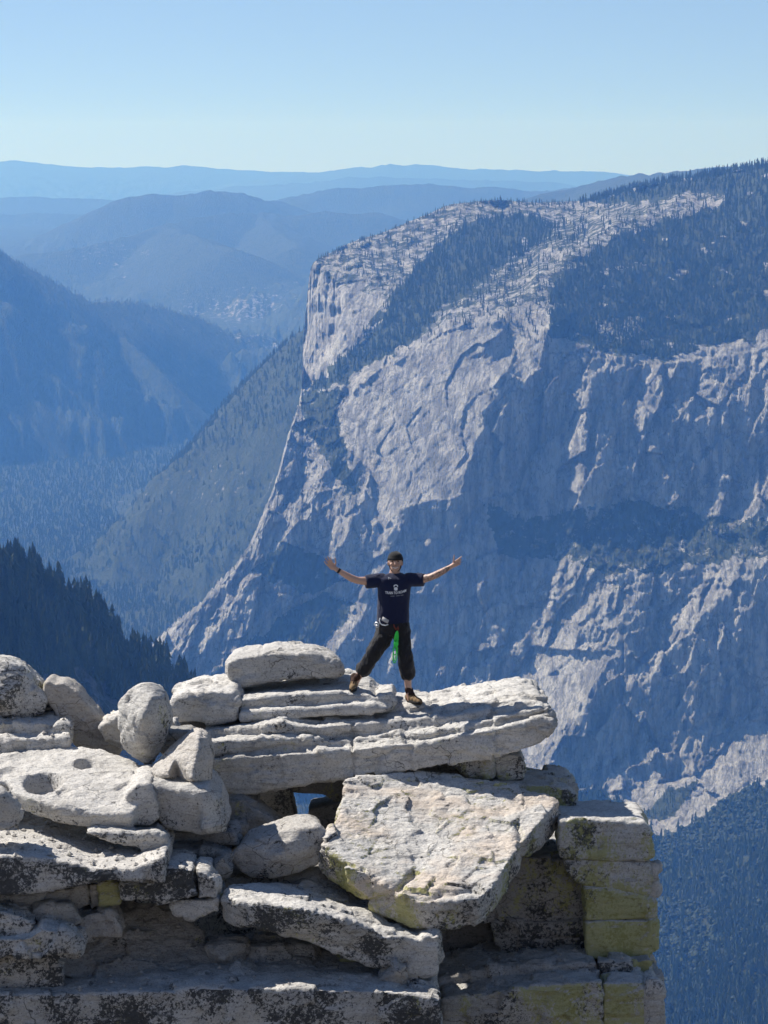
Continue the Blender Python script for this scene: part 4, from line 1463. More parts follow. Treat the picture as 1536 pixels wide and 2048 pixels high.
rock('granite_slab', 'thin dark-edged sheets wedged beneath the loaf-shaped top boulder', [
    B([(500, 1384), (580, 1374), (640, 1368), (700, 1366), (742, 1374), (738, 1384), (640, 1390), (505, 1396)], 39.85, 1.0),
    B([(560, 1372), (640, 1362), (700, 1362), (712, 1368), (690, 1378), (570, 1384)], 40.00, 0.9),
], strata=0.018, facet=0.4, amp=0.02, tone=0.95)
rock('boulder', 'loaf-shaped granite boulder topping the pile left of the man', [
    B([(452, 1330), (468, 1318), (540, 1309), (620, 1308), (662, 1317), (678, 1332), (684, 1346), (620, 1355), (540, 1363), (482, 1372), (464, 1364), (453, 1348)], 39.60, 0.9, shrink=0.93)], smooth=9, strata=0.006, tone=0.92, lichen=-0.1,
    cracks=[((520, 1315, 39.3), (512, 1366, 39.3), 0.015, 0.015)])

# left group
rock('boulder', 'egg-shaped boulder standing upright in front of the wooded shoulder', [
    B([(233, 1450), (240, 1408), (260, 1380), (288, 1367), (314, 1370), (333, 1390), (341, 1420), (338, 1460), (328, 1492), (310, 1522), (294, 1531), (268, 1516), (244, 1488)], 37.9, 0.62, shrink=0.72,
      inner=[(285, 1440, 37.45), (300, 1400, 37.6), (275, 1480, 37.6)])], smooth=16, amp=0.04, strata=0.004, fine=0.005, tone=0.9)
rock('boulder', 'small pale pyramid-shaped boulder leaning below the egg-shaped one', [
    B([(298, 1548), (335, 1512), (378, 1477), (396, 1470), (413, 1480), (425, 1520), (421, 1568), (360, 1566), (300, 1563)], 37.32, 0.7, shrink=0.9, inner=[(397, 1476, 37.2), (392, 1515, 36.95), (384, 1558, 36.8), (335, 1550, 37.0), (350, 1515, 37.15)])], smooth=1,
    voxel=0.017, facet=0.35, amp=0.012, strata=0.002, tone=1.0, warm=0.3)
rock('boulder', 'rounded block with a flat lit top beside the dark opening', [
    B([(300, 1568), (415, 1574), (436, 1598), (452, 1668), (400, 1670), (335, 1660), (318, 1640), (300, 1600)], 36.85, 1.2, inner=[(405, 1590, 36.7), (412, 1660, 36.65)])], smooth=6, amp=0.03, strata=0.004, tone=0.86, lichen=-0.05)
rock('boulder', 'whale-backed boulder with two potholes in its sunlit top', [
    plate([(-90, 1520, 38.0), (0, 1512, 38.2), (60, 1502, 38.3), (130, 1496, 38.35), (200, 1501, 38.3), (250, 1515, 38.1), (285, 1535, 37.8), (300, 1556, 37.4), (290, 1590, 36.9), (262, 1632, 36.45), (180, 1628, 36.5), (110, 1615, 36.6),
           (60, 1598, 36.75), (30, 1588, 36.9), (15, 1562, 37.2), (-90, 1570, 37.1)], (0.0, 0.1, -0.16), inner=[(150, 1555, 37.3), (90, 1540, 37.5), (215, 1570, 37.1)]),
    B([(252, 1585), (276, 1566), (298, 1566), (312, 1600), (318, 1636), (300, 1652), (268, 1652), (262, 1640), (250, 1625)], 36.7, 1.3)],
    smooth=7, facet=0.3, amp=0.05, strata=0.008, tone=1.02, lichen=-0.05, warm=0.05,
    dents=[(86, 1556, 37.15, 0.20, 0.26, 0.30), (172, 1524, 37.75, 0.12, 0.15, 0.16), (128, 1587, 36.9, 0.08, 0.1, 0.04), (20, 1538, 37.5, 0.16, 0.2, 0.06)])
rock('granite_slab', 'broad flat shelf with a sandy sunlit top and black-speckled front edge', [
    B([(-120, 1714), (60, 1714), (100, 1722), (180, 1737), (262, 1738), (300, 1726), (328, 1715), (328, 1765), (250, 1761), (180, 1763), (130, 1776), (60, 1787), (-120, 1792)], 35.6, 3.0)], amp=0.025, facet=0.4, strata=0.008, tone=1.0, lichen=0.36, warm=0.08)
rock('granite_slab', 'wedge-shaped flake lying on the right end of the sandy shelf', [
    B([(165, 1664), (310, 1668), (328, 1676), (331, 1704), (300, 1709), (262, 1692), (200, 1676)], 36.3, 0.8)], smooth=3, amp=0.02, strata=0.006, tone=0.92, lichen=0.35)
rock('small_rock', 'lit brown-grey stone resting on the shelf at the far left', [
    B([(-50, 1580), (-5, 1584), (26, 1608), (42, 1634), (34, 1650), (0, 1658), (-50, 1662)], 35.9, 0.45, shrink=0.85)], smooth=4, amp=0.03, tone=0.9, warm=0.1)
rock('small_rock', 'square prop stone under the front lip of the potholed boulder', [B([(198, 1636), (262, 1636), (262, 1662), (200, 1660)], 36.9, 0.5)], smooth=3, amp=0.01, strata=0.004, tone=0.8)
rock('granite_slab', 'two-layered ledge beneath the round boulder at the left edge', [
    B([(-90, 1446), (100, 1446), (128, 1448), (143, 1458), (140, 1474), (-90, 1472)], 38.6, 1.3),
    B([(-90, 1484), (60, 1480), (137, 1478), (137, 1493), (60, 1505), (-90, 1512)], 38.3, 1.4)], smooth=4, strata=0.02, amp=0.03, tone=1.0, lichen=0.1)
rock('boulder', 'round boulder with black lichen at the upper left edge', [
    B([(-90, 1335), (-20, 1322), (10, 1324), (42, 1340), (74, 1374), (90, 1400), (85, 1424), (60, 1438), (0, 1444), (-90, 1446)], 38.95, 0.9, shrink=0.8, inner=[(0, 1400, 38.6)])], smooth=12, amp=0.06, strata=0.006, tone=1.0, lichen=0.42)
rock('boulder', 'brownish column of rock leaning left against the egg-shaped boulder', [
    B([(86, 1374), (94, 1362), (110, 1370), (128, 1368), (150, 1384), (192, 1432), (244, 1508), (222, 1510), (160, 1500), (142, 1474), (134, 1456), (108, 1420), (88, 1392)], 39.0, 0.6)], facet=0.15, smooth=4, amp=0.03, strata=0.006, tilt=(-1.2, 0), tone=0.82,
    warm=0.28, cracks=[((110, 1385, 39), (215, 1505, 39), 0.012, 0.03)])
rock('small_rock', 'small speckled stone wedged behind the leaning column', [B([(72, 1402), (118, 1412), (126, 1434), (74, 1446)], 39.2, 0.4)], smooth=3, amp=0.02, lichen=0.3)
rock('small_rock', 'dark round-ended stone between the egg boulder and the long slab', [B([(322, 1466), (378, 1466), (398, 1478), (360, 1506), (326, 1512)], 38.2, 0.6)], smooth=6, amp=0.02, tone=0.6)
rock('small_rock', 'pale stone low on the left side of the egg-shaped boulder', [B([(200, 1455), (222, 1438), (244, 1432), (250, 1500), (215, 1482)], 38.7, 0.5)], smooth=4, amp=0.02, warm=0.1)
rock('small_rock', 'bright chip between the egg boulder and the blocky slab', [B([(330, 1448), (352, 1444), (360, 1460), (334, 1468)], 38.7, 0.3)], smooth=2, amp=0.01)

# the leaning slab
rock('granite_slab', 'large tilted slab with an orange stain facing up towards the viewer', [
    plate([(695, 1560, 38.25), (780, 1550, 38.50), (870, 1541, 38.70), (1010, 1566, 38.60), (1120, 1602, 38.15), (1085, 1640, 37.70), (1045, 1682, 37.25), (1010, 1735, 36.70), (985, 1775, 36.30), (955, 1797, 36.10), (890, 1806, 36.05), (830, 1800, 36.15),
           (780, 1778, 36.30), (735, 1752, 36.50), (690, 1722, 36.70), (642, 1690, 36.95), (668, 1648, 37.35)], (-0.02, 0.18, -0.34)),
    B([(735, 1745), (800, 1775), (890, 1800), (960, 1800), (985, 1785), (975, 1825), (958, 1845), (900, 1843), (850, 1836), (800, 1828), (765, 1815), (700, 1765), (690, 1735)], 36.5, 1.0)],
    smooth=4, amp=0.035, strata=0.010, fine=0.008, tilt=(0, -0.45), tone=1.03, facet=0.7, voxel=0.02, stain=0.33, lichen=0.28, moss=0.25,
    cracks=[((1030, 1640, 37.65), (1042, 1700, 37.05), 0.012, 0.06), ((790, 1785, 36.25), (840, 1740, 36.65), 0.02, 0.06), ((830, 1800, 36.15), (960, 1775, 36.35), 0.02, 0.06)])
rock('granite_block', 'left one of two small blocks propping the right end of the long slab', [B([(905, 1530), (942, 1520), (984, 1514), (990, 1552), (940, 1556)], 38.9, 0.7)], smooth=3, amp=0.02, lichen=0.2, moss=0.2)
rock('granite_block', 'right one of two small blocks propping the right end of the long slab', [B([(986, 1512), (1044, 1514), (1047, 1556), (1004, 1560), (990, 1535)], 38.95, 0.7)], smooth=3, amp=0.02, lichen=0.1, moss=0.15)
rock('granite_block', 'low block behind the upper right corner of the tilted slab', [
    B([(960, 1572), (1040, 1570), (1100, 1572), (1138, 1578), (1154, 1590), (1157, 1632), (1120, 1640), (980, 1640)], 38.75, 1.3)], smooth=4, amp=0.03, lichen=0.15, moss=0.28, tone=0.9)

# squared stack at the right
rock('granite_block', 'topmost squared block of the yellow-lichened stack', [
    B([(1118, 1640), (1220, 1641), (1288, 1646), (1300, 1664), (1308, 1712), (1290, 1721), (1200, 1719), (1120, 1715)], 37.9, 1.2)], facet=0.35, smooth=4, amp=0.03, strata=0.006, tone=0.95, lichen=0.22, moss=0.34,
    cracks=[((1208, 1660, 37.9), (1196, 1718, 37.9), 0.010, 0.03)])
rock('granite_block', 'second block of the yellow-lichened stack, just under the top one', [
    B([(1126, 1722), (1200, 1723), (1298, 1728), (1303, 1760), (1296, 1792), (1230, 1778), (1168, 1770), (1150, 1760)], 37.93, 1.3)], facet=0.35, smooth=3, amp=0.03, strata=0.006, tone=0.95, lichen=0.28, moss=0.26)
rock('granite_block', 'wedge-shaped third block of the yellow-lichened stack', [
    B([(1166, 1773), (1228, 1780), (1296, 1795), (1313, 1800), (1315, 1838), (1172, 1841)], 37.9, 1.3)], facet=0.35, smooth=3, amp=0.02, strata=0.006, tone=0.95, lichen=0.30, moss=0.28)
rock('granite_block', 'large fourth block with the brightest yellow lichen in the stack', [
    B([(1171, 1845), (1315, 1841), (1318, 1898), (1300, 1914), (1230, 1918), (1176, 1919)], 37.86, 1.3)], facet=0.35, smooth=3, amp=0.025, strata=0.006, tone=0.95, lichen=0.34, moss=0.42)
rock('granite_block', 'shadowed upper block recessed behind the tilted slab\'s right edge', [
    B([(930, 1700), (1060, 1716), (1150, 1722), (1172, 1790), (1170, 1842), (930, 1842)], 38.35, 0.9)], smooth=3, amp=0.03, tone=0.62, lichen=0.35, moss=0.1)  # low tone paints in the shade of the recess
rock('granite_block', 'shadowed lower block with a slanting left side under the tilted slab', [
    B([(985, 1846), (1174, 1845), (1176, 1924), (1060, 1926), (1004, 1926)], 38.3, 1.0)], smooth=3, amp=0.03, tone=0.62, lichen=0.35, moss=0.1)  # shade put into the colour here too, by the low tone
rock('small_rock', 'thin chip sticking out of the stack\'s right side near its top', [B([(1290, 1738), (1322, 1730), (1325, 1742), (1306, 1752), (1292, 1752)], 38.0, 0.3)], smooth=2, voxel=0.015, amp=0.01)
rock('small_rock', 'knobbly white chip in the notch on the stack\'s right side', [B([(1292, 1772), (1311, 1766), (1319, 1784), (1308, 1792), (1294, 1794)], 38.0, 0.3)], smooth=2, voxel=0.012, amp=0.02, fine=0.02)
rock('granite_block', 'dark recessed rock at the back of the hollow below the tilted slab', [B([(870, 1840), (992, 1842), (1010, 1930), (900, 1960), (868, 1960)], 38.7, 0.6)], smooth=3, tone=0.4)  # dark tone stands in for the hollow's shade
rock('granite_slab', 'long grey course under the shadowed blocks at the lower right', [
    B([(868, 1965), (930, 1946), (1060, 1932), (1192, 1926), (1203, 1958), (1000, 1978), (885, 1994)], 37.5, 1.4)], smooth=3, amp=0.03, tone=0.85, lichen=0.1)
rock('granite_block', 'narrow upright block at the right end of the long grey course', [B([(1196, 1926), (1262, 1924), (1264, 1964), (1206, 1966)], 37.45, 1.3)], smooth=3, amp=0.02, tone=0.85, lichen=0.2, moss=0.15)
rock('granite_block', 'yellow-green block tucked under the stack\'s overhanging right corner', [B([(1262, 1922), (1304, 1918), (1303, 1962), (1266, 1963)], 37.6, 1.1)], smooth=3, amp=0.02, tone=0.8, lichen=0.25, moss=0.75)
rock('granite_block', 'broad flat-faced block at the bottom right of the pile', [
    B([(885, 1998), (1000, 1982), (1203, 1962), (1206, 2160), (885, 2160)], 36.9, 1.6)], smooth=3, amp=0.03, tone=0.88, lichen=0.15, moss=0.22)
rock('granite_block', 'block with a bright yellow lichen streak at the bottom right', [B([(1208, 1968), (1286, 1966), (1290, 2160), (1208, 2160)], 36.95, 1.6)], smooth=3, amp=0.03, tone=0.9, lichen=0.1, moss=0.55)
rock('granite_block', 'outermost round-shouldered block at the bottom right corner of the pile', [
    B([(1288, 1972), (1304, 1962), (1320, 1968), (1328, 1985), (1331, 2160), (1290, 2160)], 36.95, 1.5)], smooth=5, amp=0.03, tone=0.95, lichen=0.15, moss=0.2)

rock('granite_block', 'dark filler stone in the slot between the long slab and the tilted slab', [B([(690, 1530), (900, 1500), (965, 1500), (965, 1585), (690, 1600)], 39.75, 0.7)], smooth=2, facet=0.3, tone=0.5, amp=0.01)  # added to close the slot; its dark tone paints the gap's shade
# middle of the pile
rock('boulder', 'oval boulder lying at the mouth of the dark opening', [
    B([(463, 1714), (482, 1692), (540, 1670), (600, 1656), (636, 1654), (650, 1668), (645, 1692), (638, 1728), (600, 1744), (540, 1757), (502, 1754), (472, 1736)], 37.1, 0.75, shrink=0.8, back=(0, 0.05), inner=[(560, 1710, 36.85)])],
    smooth=12, amp=0.04, strata=0.004, tone=0.85, warm=0.12, moss=0.1)
rock('granite_slab', 'thick slab sloping down to the right with black-speckled lower end', [
    plate([(445, 1796, 36.1), (462, 1770, 36.6), (540, 1768, 37.0), (640, 1776, 37.3), (760, 1822, 37.2), (868, 1860, 37.0), (878, 1876, 36.4), (830, 1884, 36.0), (760, 1868, 35.8), (680, 1840, 35.7), (600, 1818, 35.65), (520, 1808, 35.7), (475, 1806, 35.85)],
          (0.02, 0.15, -0.28)),
    B([(560, 1815), (700, 1846), (830, 1878), (876, 1874), (874, 1948), (856, 1954), (780, 1938), (700, 1914), (620, 1884), (560, 1862)], 35.95, 1.1)], smooth=5, amp=0.045, strata=0.014, tilt=(-0.4, 0.25), tone=0.98, facet=0.6, lichen=0.32,
    cracks=[((700, 1850, 36), (860, 1880, 36), 0.012, 0.04)])
rock('granite_slab', 'shorter slab lying on top of the black-speckled sloping slab', [
    plate([(592, 1768, 37.0), (636, 1754, 37.5), (700, 1770, 37.6), (790, 1822, 37.5), (860, 1850, 37.4), (800, 1856, 36.9), (720, 1828, 36.7), (640, 1796, 36.7)], (0.0, 0.1, -0.16))], smooth=4, amp=0.03, strata=0.012, tilt=(-0.4, 0.2),
    tone=0.95, lichen=0.25)
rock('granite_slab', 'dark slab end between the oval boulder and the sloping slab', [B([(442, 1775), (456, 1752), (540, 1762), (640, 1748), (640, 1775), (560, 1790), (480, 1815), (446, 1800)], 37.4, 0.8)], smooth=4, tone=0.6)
rock('granite_block', 'left wall stone of the see-through opening under the long slab', [B([(430, 1530), (576, 1545), (583, 1600), (592, 1640), (595, 1700), (430, 1740)], 40.2, 0.7)], smooth=1, facet=0, strata=0, tone=0.45, amp=0.005)  # stones of the opening: deep shade put into their dark tone
rock('granite_block', 'stepped stone on the right of the see-through opening', [B([(618, 1620), (660, 1612), (700, 1600), (740, 1560), (760, 1740), (606, 1740), (616, 1650)], 40.2, 0.7)], smooth=1, facet=0, strata=0, tone=0.45, amp=0.005)  # same painted shade on the right-hand stone
rock('granite_block', 'lintel stone over the see-through opening', [B([(560, 1530), (740, 1520), (740, 1612), (668, 1602), (648, 1588), (570, 1584)], 40.25, 0.7)], smooth=1, facet=0, strata=0, tone=0.4, amp=0.005)  # lintel also toned down for the shade under the slab
rock('granite_block', 'dim slanting rock inside the hollow left of the opening', [B([(440, 1608), (482, 1600), (560, 1655), (545, 1700), (442, 1705)], 38.3, 0.6)], smooth=3, tone=0.55)  # tone lowered to deepen the shade inside the hollow
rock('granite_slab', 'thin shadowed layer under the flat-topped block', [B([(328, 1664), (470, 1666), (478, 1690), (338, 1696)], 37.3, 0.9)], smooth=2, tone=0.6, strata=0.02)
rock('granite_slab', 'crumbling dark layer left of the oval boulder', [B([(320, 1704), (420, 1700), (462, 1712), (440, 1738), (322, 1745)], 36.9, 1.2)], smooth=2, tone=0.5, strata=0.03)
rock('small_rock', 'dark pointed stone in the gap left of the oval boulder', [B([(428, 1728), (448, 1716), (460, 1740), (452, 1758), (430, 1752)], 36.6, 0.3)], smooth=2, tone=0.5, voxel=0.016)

# lower left
rock('granite_block', 'black-and-white speckled block under the right end of the sandy shelf', [
    B([(240, 1768), (326, 1764), (330, 1738), (384, 1740), (394, 1790), (330, 1802), (242, 1798)], 35.95, 1.0)], smooth=3, amp=0.025, tone=1.0, lichen=0.46)
rock('granite_block', 'bright-topped rounded stone at the right end of the speckled course', [B([(390, 1742), (414, 1744), (434, 1774), (433, 1796), (398, 1798)], 36.0, 0.8)], smooth=4, amp=0.02, tone=0.95)
rock('granite_block', 'pale underhanging stone below the speckled course', [B([(342, 1804), (400, 1800), (438, 1797), (438, 1820), (388, 1840), (350, 1828)], 36.05, 0.9)], smooth=3, amp=0.02, tone=1.0)
rock('small_rock', 'stone with a yellow-green lichen patch under the sandy shelf', [B([(196, 1768), (238, 1766), (240, 1806), (200, 1814)], 36.1, 0.8)], smooth=3, tone=0.8, moss=0.9)
rock('small_rock', 'flat low stone under the sandy shelf at the left edge', [B([(-90, 1796), (82, 1790), (84, 1810), (-90, 1816)], 36.1, 0.8)], smooth=3, tone=0.7)
rock('small_rock', 'dark blocky stone under the middle of the sandy shelf', [B([(86, 1788), (174, 1768), (178, 1812), (148, 1823), (92, 1816)], 36.15, 0.8)], smooth=3, tone=0.7)
rock('small_rock', 'narrow stone filling a joint under the sandy shelf', [B([(179, 1770), (196, 1768), (200, 1816), (180, 1820)], 36.2, 0.7)], smooth=2, tone=0.75)
rock('boulder', 'sunlit-topped speckled stone at the left edge above the pale ledge', [B([(-90, 1832), (0, 1826), (42, 1832), (66, 1850), (60, 1868), (0, 1882), (-90, 1884)], 35.55, 0.7)], smooth=5, amp=0.04, tone=1.0, lichen=0.35)
rock('granite_slab', 'pale ledge with a sunlit tip at the lower left edge', [B([(-90, 1890), (60, 1874), (84, 1858), (124, 1866), (158, 1892), (156, 1912), (60, 1914), (-90, 1920)], 35.35, 0.9)], smooth=4, amp=0.04, tone=1.0, lichen=0.3)
rock('small_rock', 'grey stone between the left ledge and the smooth leaning face', [B([(66, 1822), (140, 1812), (164, 1842), (130, 1868), (76, 1856)], 35.9, 0.7)], smooth=4, tone=0.75)
rock('small_rock', 'brown flat-bottomed stone on the smooth leaning face', [B([(150, 1838), (222, 1822), (246, 1872), (164, 1878)], 35.95, 0.6)], smooth=2, tone=0.8, warm=0.25)
rock('granite_slab', 'smooth grey rock face leaning back in the lower left', [
    plate([(110, 1830, 36.9), (240, 1806, 37.1), (345, 1812, 37.1), (420, 1890, 36.7), (425, 1965, 36.2), (200, 1985, 35.9), (110, 1940, 36.0)], (0, 1.0, -0.5))], smooth=4, amp=0.04, strata=0.004, tone=0.66, warm=0.05, lichen=-0.2)
rock('granite_block', 'speckled block at the left edge above the bottom ledge', [B([(-90, 1918), (118, 1912), (124, 1986), (-90, 1994)], 35.6, 1.0)], smooth=3, amp=0.03, tone=0.85, lichen=0.35)
rock('granite_slab', 'long black-speckled ledge along the bottom of the picture', [
    B([(-120, 1990), (120, 1990), (280, 1985), (400, 1978), (520, 1978), (600, 1977), (680, 1982), (780, 1985), (880, 2000), (884, 2160), (-120, 2160)], 35.3, 2.4)], smooth=4, amp=0.035, strata=0.008, facet=0.6, tone=0.92, lichen=0.40, moss=0.05)
rock('boulder', 'angular grey stone standing among the rubble', [B([(408, 1893), (440, 1888), (488, 1892), (482, 1948), (452, 1960), (425, 1935)], 36.5, 0.5, inner=[(445, 1915, 36.3)])], smooth=2, amp=0.02, tone=0.75)
rock('boulder', 'grey block with a sunlit streak in the lower hollow', [B([(486, 1890), (560, 1886), (632, 1900), (646, 1960), (520, 1972), (488, 1950)], 36.7, 0.6, inner=[(520, 1900, 36.5), (550, 1940, 36.45)])], smooth=2, amp=0.03, tone=0.8)
rock('small_rock', 'pointed stone with a lit crest on the bottom ledge', [B([(448, 1972), (462, 1942), (478, 1930), (506, 1942), (532, 1962), (538, 1980), (452, 1982)], 36.0, 0.35, inner=[(490, 1958, 35.8)])], smooth=2, voxel=0.016, amp=0.02, tone=0.95)
rock('small_rock', 'pyramid-shaped stone under the low end of the sloping slab', [B([(758, 1960), (790, 1926), (814, 1932), (823, 1952), (821, 1970), (790, 1982), (764, 1972)], 35.8, 0.35, inner=[(798, 1945, 35.65)])], smooth=2, voxel=0.016, amp=0.02,
     tone=0.8, warm=0.2)
rock('small_rock', 'upright yellowish stone holding up the sloping slab', [B([(680, 1915), (710, 1918), (710, 1966), (682, 1966)], 36.6, 0.5)], smooth=2, tone=0.7, moss=0.6)
rock('small_rock', 'tiny stone on the bottom ledge left of the rubble', [B([(370, 1972), (382, 1950), (398, 1952), (404, 1974)], 35.9, 0.2)], smooth=2, voxel=0.012, tone=0.85, amp=0.01)
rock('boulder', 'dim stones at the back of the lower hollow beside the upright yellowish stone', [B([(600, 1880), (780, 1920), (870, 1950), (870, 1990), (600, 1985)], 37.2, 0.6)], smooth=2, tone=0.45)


# grit and chips lying on the ledges
def grit():
    g = random.Random(31)
    V, Fc = [], []
    targets = [o for o in ROCKS if any(s in (o.get('label') or '') for s in ('sandy sunlit top', 'bottom of the picture', 'smooth grey rock face', 'two-layered ledge', 'long grey course', 'speckled sloping'))]
    for o in targets:
        bb = [Vector(c) for c in o.bound_box]
        x0, x1 = max(-4.6, min(c.x for c in bb)), min(4.6, max(c.x for c in bb))
        y0, y1 = min(c.y for c in bb), max(c.y for c in bb)
        n = int(170 * min(2.2, (x1 - x0) * (y1 - y0) / 3))
        for k in range(n):
            x, y = g.uniform(x0, x1), g.uniform(y0, y1)
            ok, loc, nn, fi = o.ray_cast(Vector((x, y, -3)), Vector((0, 0, -1)), distance=12)
            if not ok or nn.z < 0.55:
                continue
            s = g.choice((.010, .012, .015, .02, .028, .04)) * g.uniform(.7, 1.3)
            b0 = len(V)
            dirs = [(1, 0, 0), (-1, 0, 0), (0, 1, 0), (0, -1, 0), (0, 0, 1), (0, 0, -.4)]
            a = g.uniform(0, 6.28)
            for d_ in dirs:
                q = Vector(d_) * s * g.uniform(.6, 1.2)
                q = Vector((q.x * math.cos(a) - q.y * math.sin(a), q.x * math.sin(a) + q.y * math.cos(a), q.z * 0.7))
                V.append(loc + q + Vector((0, 0, s * 0.25)))
            for f in ((0, 2, 4), (2, 1, 4), (1, 3, 4), (3, 0, 4), (2, 0, 5), (1, 2, 5), (3, 1, 5), (0, 3, 5)):
                Fc.append([b0 + i for i in f])
    o = mesh_obj('rock_chips', V, Fc, M_granite)
    o['tone'], o['warm'], o['stain'], o['lichen'], o['moss'] = 0.85, 0.2, 0.0, 0.0, 0.0
    tag(o, kind='stuff')


grit()

# ================================================================== THE MAN
from mathutils.bvhtree import BVHTree

Y0 = 39.5
FOOT = at(765, 1400, Y0)


def Q(px, py, dy=0.0):
    return at(px, py, Y0 + dy)


def capsule(bm, p1, r1, p2, r2, seg=12):
    p1, p2 = Vector(p1), Vector(p2)
    ax = p2 - p1
    L = ax.length
    rot = ax.to_track_quat('Z', 'Y').to_matrix().to_4x4()
    bmesh.ops.create_cone(bm, cap_ends=True, segments=seg, radius1=r1, radius2=r2, depth=L, matrix=Matrix.Translation((p1 + p2) / 2) @ rot)
    for p, r in ((p1, r1), (p2, r2)):
        bmesh.ops.create_uvsphere(bm, u_segments=seg, v_segments=8, radius=r, matrix=Matrix.Translation(p))


def chain(bm, pts, seg=12):
    for (a, ra), (b, rb) in zip(pts[:-1], pts[1:]):
        capsule(bm, a, ra, b, rb, seg)


def loft(bm, secs, seg=24, sq=2.3):
    """stack of superellipse rings: (centre, half width, half depth)"""
    rings = []
    for c, rx, ry in secs:
        ring = []
        for k in range(seg):
            t = 6.28318 * k / seg
            cx, sx = math.cos(t), math.sin(t)
            x = math.copysign(abs(cx) ** (2 / sq), cx) * rx
            y = math.copysign(abs(sx) ** (2 / sq), sx) * ry
            ring.append(bm.verts.new(Vector(c) + Vector((x, y, 0))))
        rings.append(ring)
    for a, b in zip(rings[:-1], rings[1:]):
        for k in range(seg):
            bm.faces.new([a[k], a[(k + 1) % seg], b[(k + 1) % seg], b[k]])
    bm.faces.new(rings[0])
    bm.faces.new(list(reversed(rings[-1])))


def ellipsoid(bm, c, r, seg=20):
    m = Matrix.Translation(c) @ Matrix.Diagonal((r[0], r[1], r[2], 1))
    bmesh.ops.create_uvsphere(bm, u_segments=seg, v_segments=seg // 2 + 2, radius=1, matrix=m)


def bake(bm, name, mat, parent=None, voxel=None, smooth=2, noise=0.0, nfreq=12.0, loc=None):
    bmesh.ops.recalc_face_normals(bm, faces=bm.faces)
    me = bpy.data.meshes.new(name)
    bm.to_mesh(me)
    bm.free()
    o = bpy.data.objects.new(name, me)
    COL.objects.link(o)
    if voxel:
        r = o.modifiers.new('r', 'REMESH')
        r.mode = 'VOXEL'
        r.voxel_size = voxel
        s = o.modifiers.new('s', 'SMOOTH')
        s.iterations = smooth
        ev = o.evaluated_get(bpy.context.evaluated_depsgraph_get())
        m2 = bpy.data.meshes.new_from_object(ev)
        o.modifiers.clear()
        o.data = m2
        m2.name = name
    me = o.data
    n = len(me.vertices)
    co = np.empty(n * 3, np.float32)
    me.vertices.foreach_get('co', co)
    co = co.reshape(-1, 3).astype(np.float64)
    if noise:
        no = np.empty(n * 3, np.float32)
        me.vertices.foreach_get('normal', no)
        no = no.reshape(-1, 3)
        co = co + no * (noise * fbm(co * np.array([nfreq, nfreq, nfreq * 0.6]), 3, 201, 0.6, ridged=True))[:, None]
    world = co.copy()
    if parent is not None:
        base = parent.matrix_world_base if hasattr(parent, 'matrix_world_base') else ROOTPOS[parent.name]
        co = co - np.array(base)
        o.parent = parent
        ROOTPOS[o.name] = base
    me.vertices.foreach_set('co', co.astype(np.float32).ravel())
    me.polygons.foreach_set('use_smooth', np.ones(len(me.polygons), bool))
    me.update()
    me.materials.clear()
    me.materials.append(mat)
    return o, world


ROOTPOS = {}


def skin_material():
    nb = NB('skin')
    n = nb.noise(nb.coord('Object'), 40, 4)
    c = nb.mix(n, (0.46, 0.27, 0.19), (0.56, 0.35, 0.26))
    ink = nb.math('MULTIPLY', nb.attr('ink'), nb.ramp(nb.noise(nb.coord('Object'), 34, 5, 0.6, 1.5), [(0.46, 0.0), (0.54, 1.0)]))
    c = nb.mix(nb.math('MULTIPLY', ink, 0.8), c, (0.05, 0.055, 0.06))
    nb.b.inputs['Subsurface Weight'].default_value = 0.0
    nb.b.inputs['Specular IOR Level'].default_value = 0.4
    return nb.done(c, rough=0.5)


def cloth_material(name, col, scale=9.0, bump=0.01, rough=0.9):
    nb = NB(name)
    co = nb.coord('Object', scale=(1, 1, 0.6))
    n = nb.noise(co, scale, 5, 0.6, 1.2)
    c = nb.mix(n, tuple(x * 0.8 for x in col), tuple(x * 1.25 for x in col))
    nb.b.inputs['Sheen Weight'].default_value = 0.15
    return nb.done(c, nb.bump(n, 0.8, bump), rough)


M_skin = skin_material()
M_shirt = cloth_material('navy_cotton', (0.010, 0.014, 0.042), 8, 0.02)
M_trouser = cloth_material('charcoal_cloth', (0.013, 0.0125, 0.015), 10, 0.025, 0.75)
M_cap = cloth_material('black_knit', (0.014, 0.014, 0.015), 30, 0.004)
M_print = simple_mat('white_print', (0.72, 0.74, 0.76), 0.8)
M_print2 = simple_mat('grey_print', (0.30, 0.32, 0.36), 0.8)
M_metal = simple_mat('carabiner_alloy', (0.62, 0.62, 0.64), 0.3, 0.5)
M_metal.node_tree.nodes['Principled BSDF'].inputs['Metallic'].default_value = 0.9
M_web = simple_mat('harness_webbing', (0.02, 0.02, 0.022), 0.8)
M_tag = simple_mat('grey_tag', (0.42, 0.42, 0.42), 0.7)
M_red = simple_mat('red_webbing', (0.20, 0.05, 0.035), 0.8)
M_green = simple_mat('green_cord', (0.06, 0.75, 0.10), 0.55, 0.3, 0.3, 60)
M_tan = simple_mat('tan_suede', (0.20, 0.135, 0.075), 0.9, 0.2, 0.25, 50)
M_brown = simple_mat('dark_brown_leather', (0.045, 0.022, 0.016), 0.8, 0.2, 0.3, 40)
M_sole = simple_mat('rubber_sole', (0.02, 0.019, 0.018), 0.8)
M_teeth = simple_mat('teeth', (0.75, 0.72, 0.68), 0.4)
M_dark = simple_mat('dark_hair', (0.075, 0.042, 0.028), 0.9, 0.2, 0.4, 80)
M_eye = simple_mat('eye', (0.02, 0.015, 0.012), 0.2, 0.5)

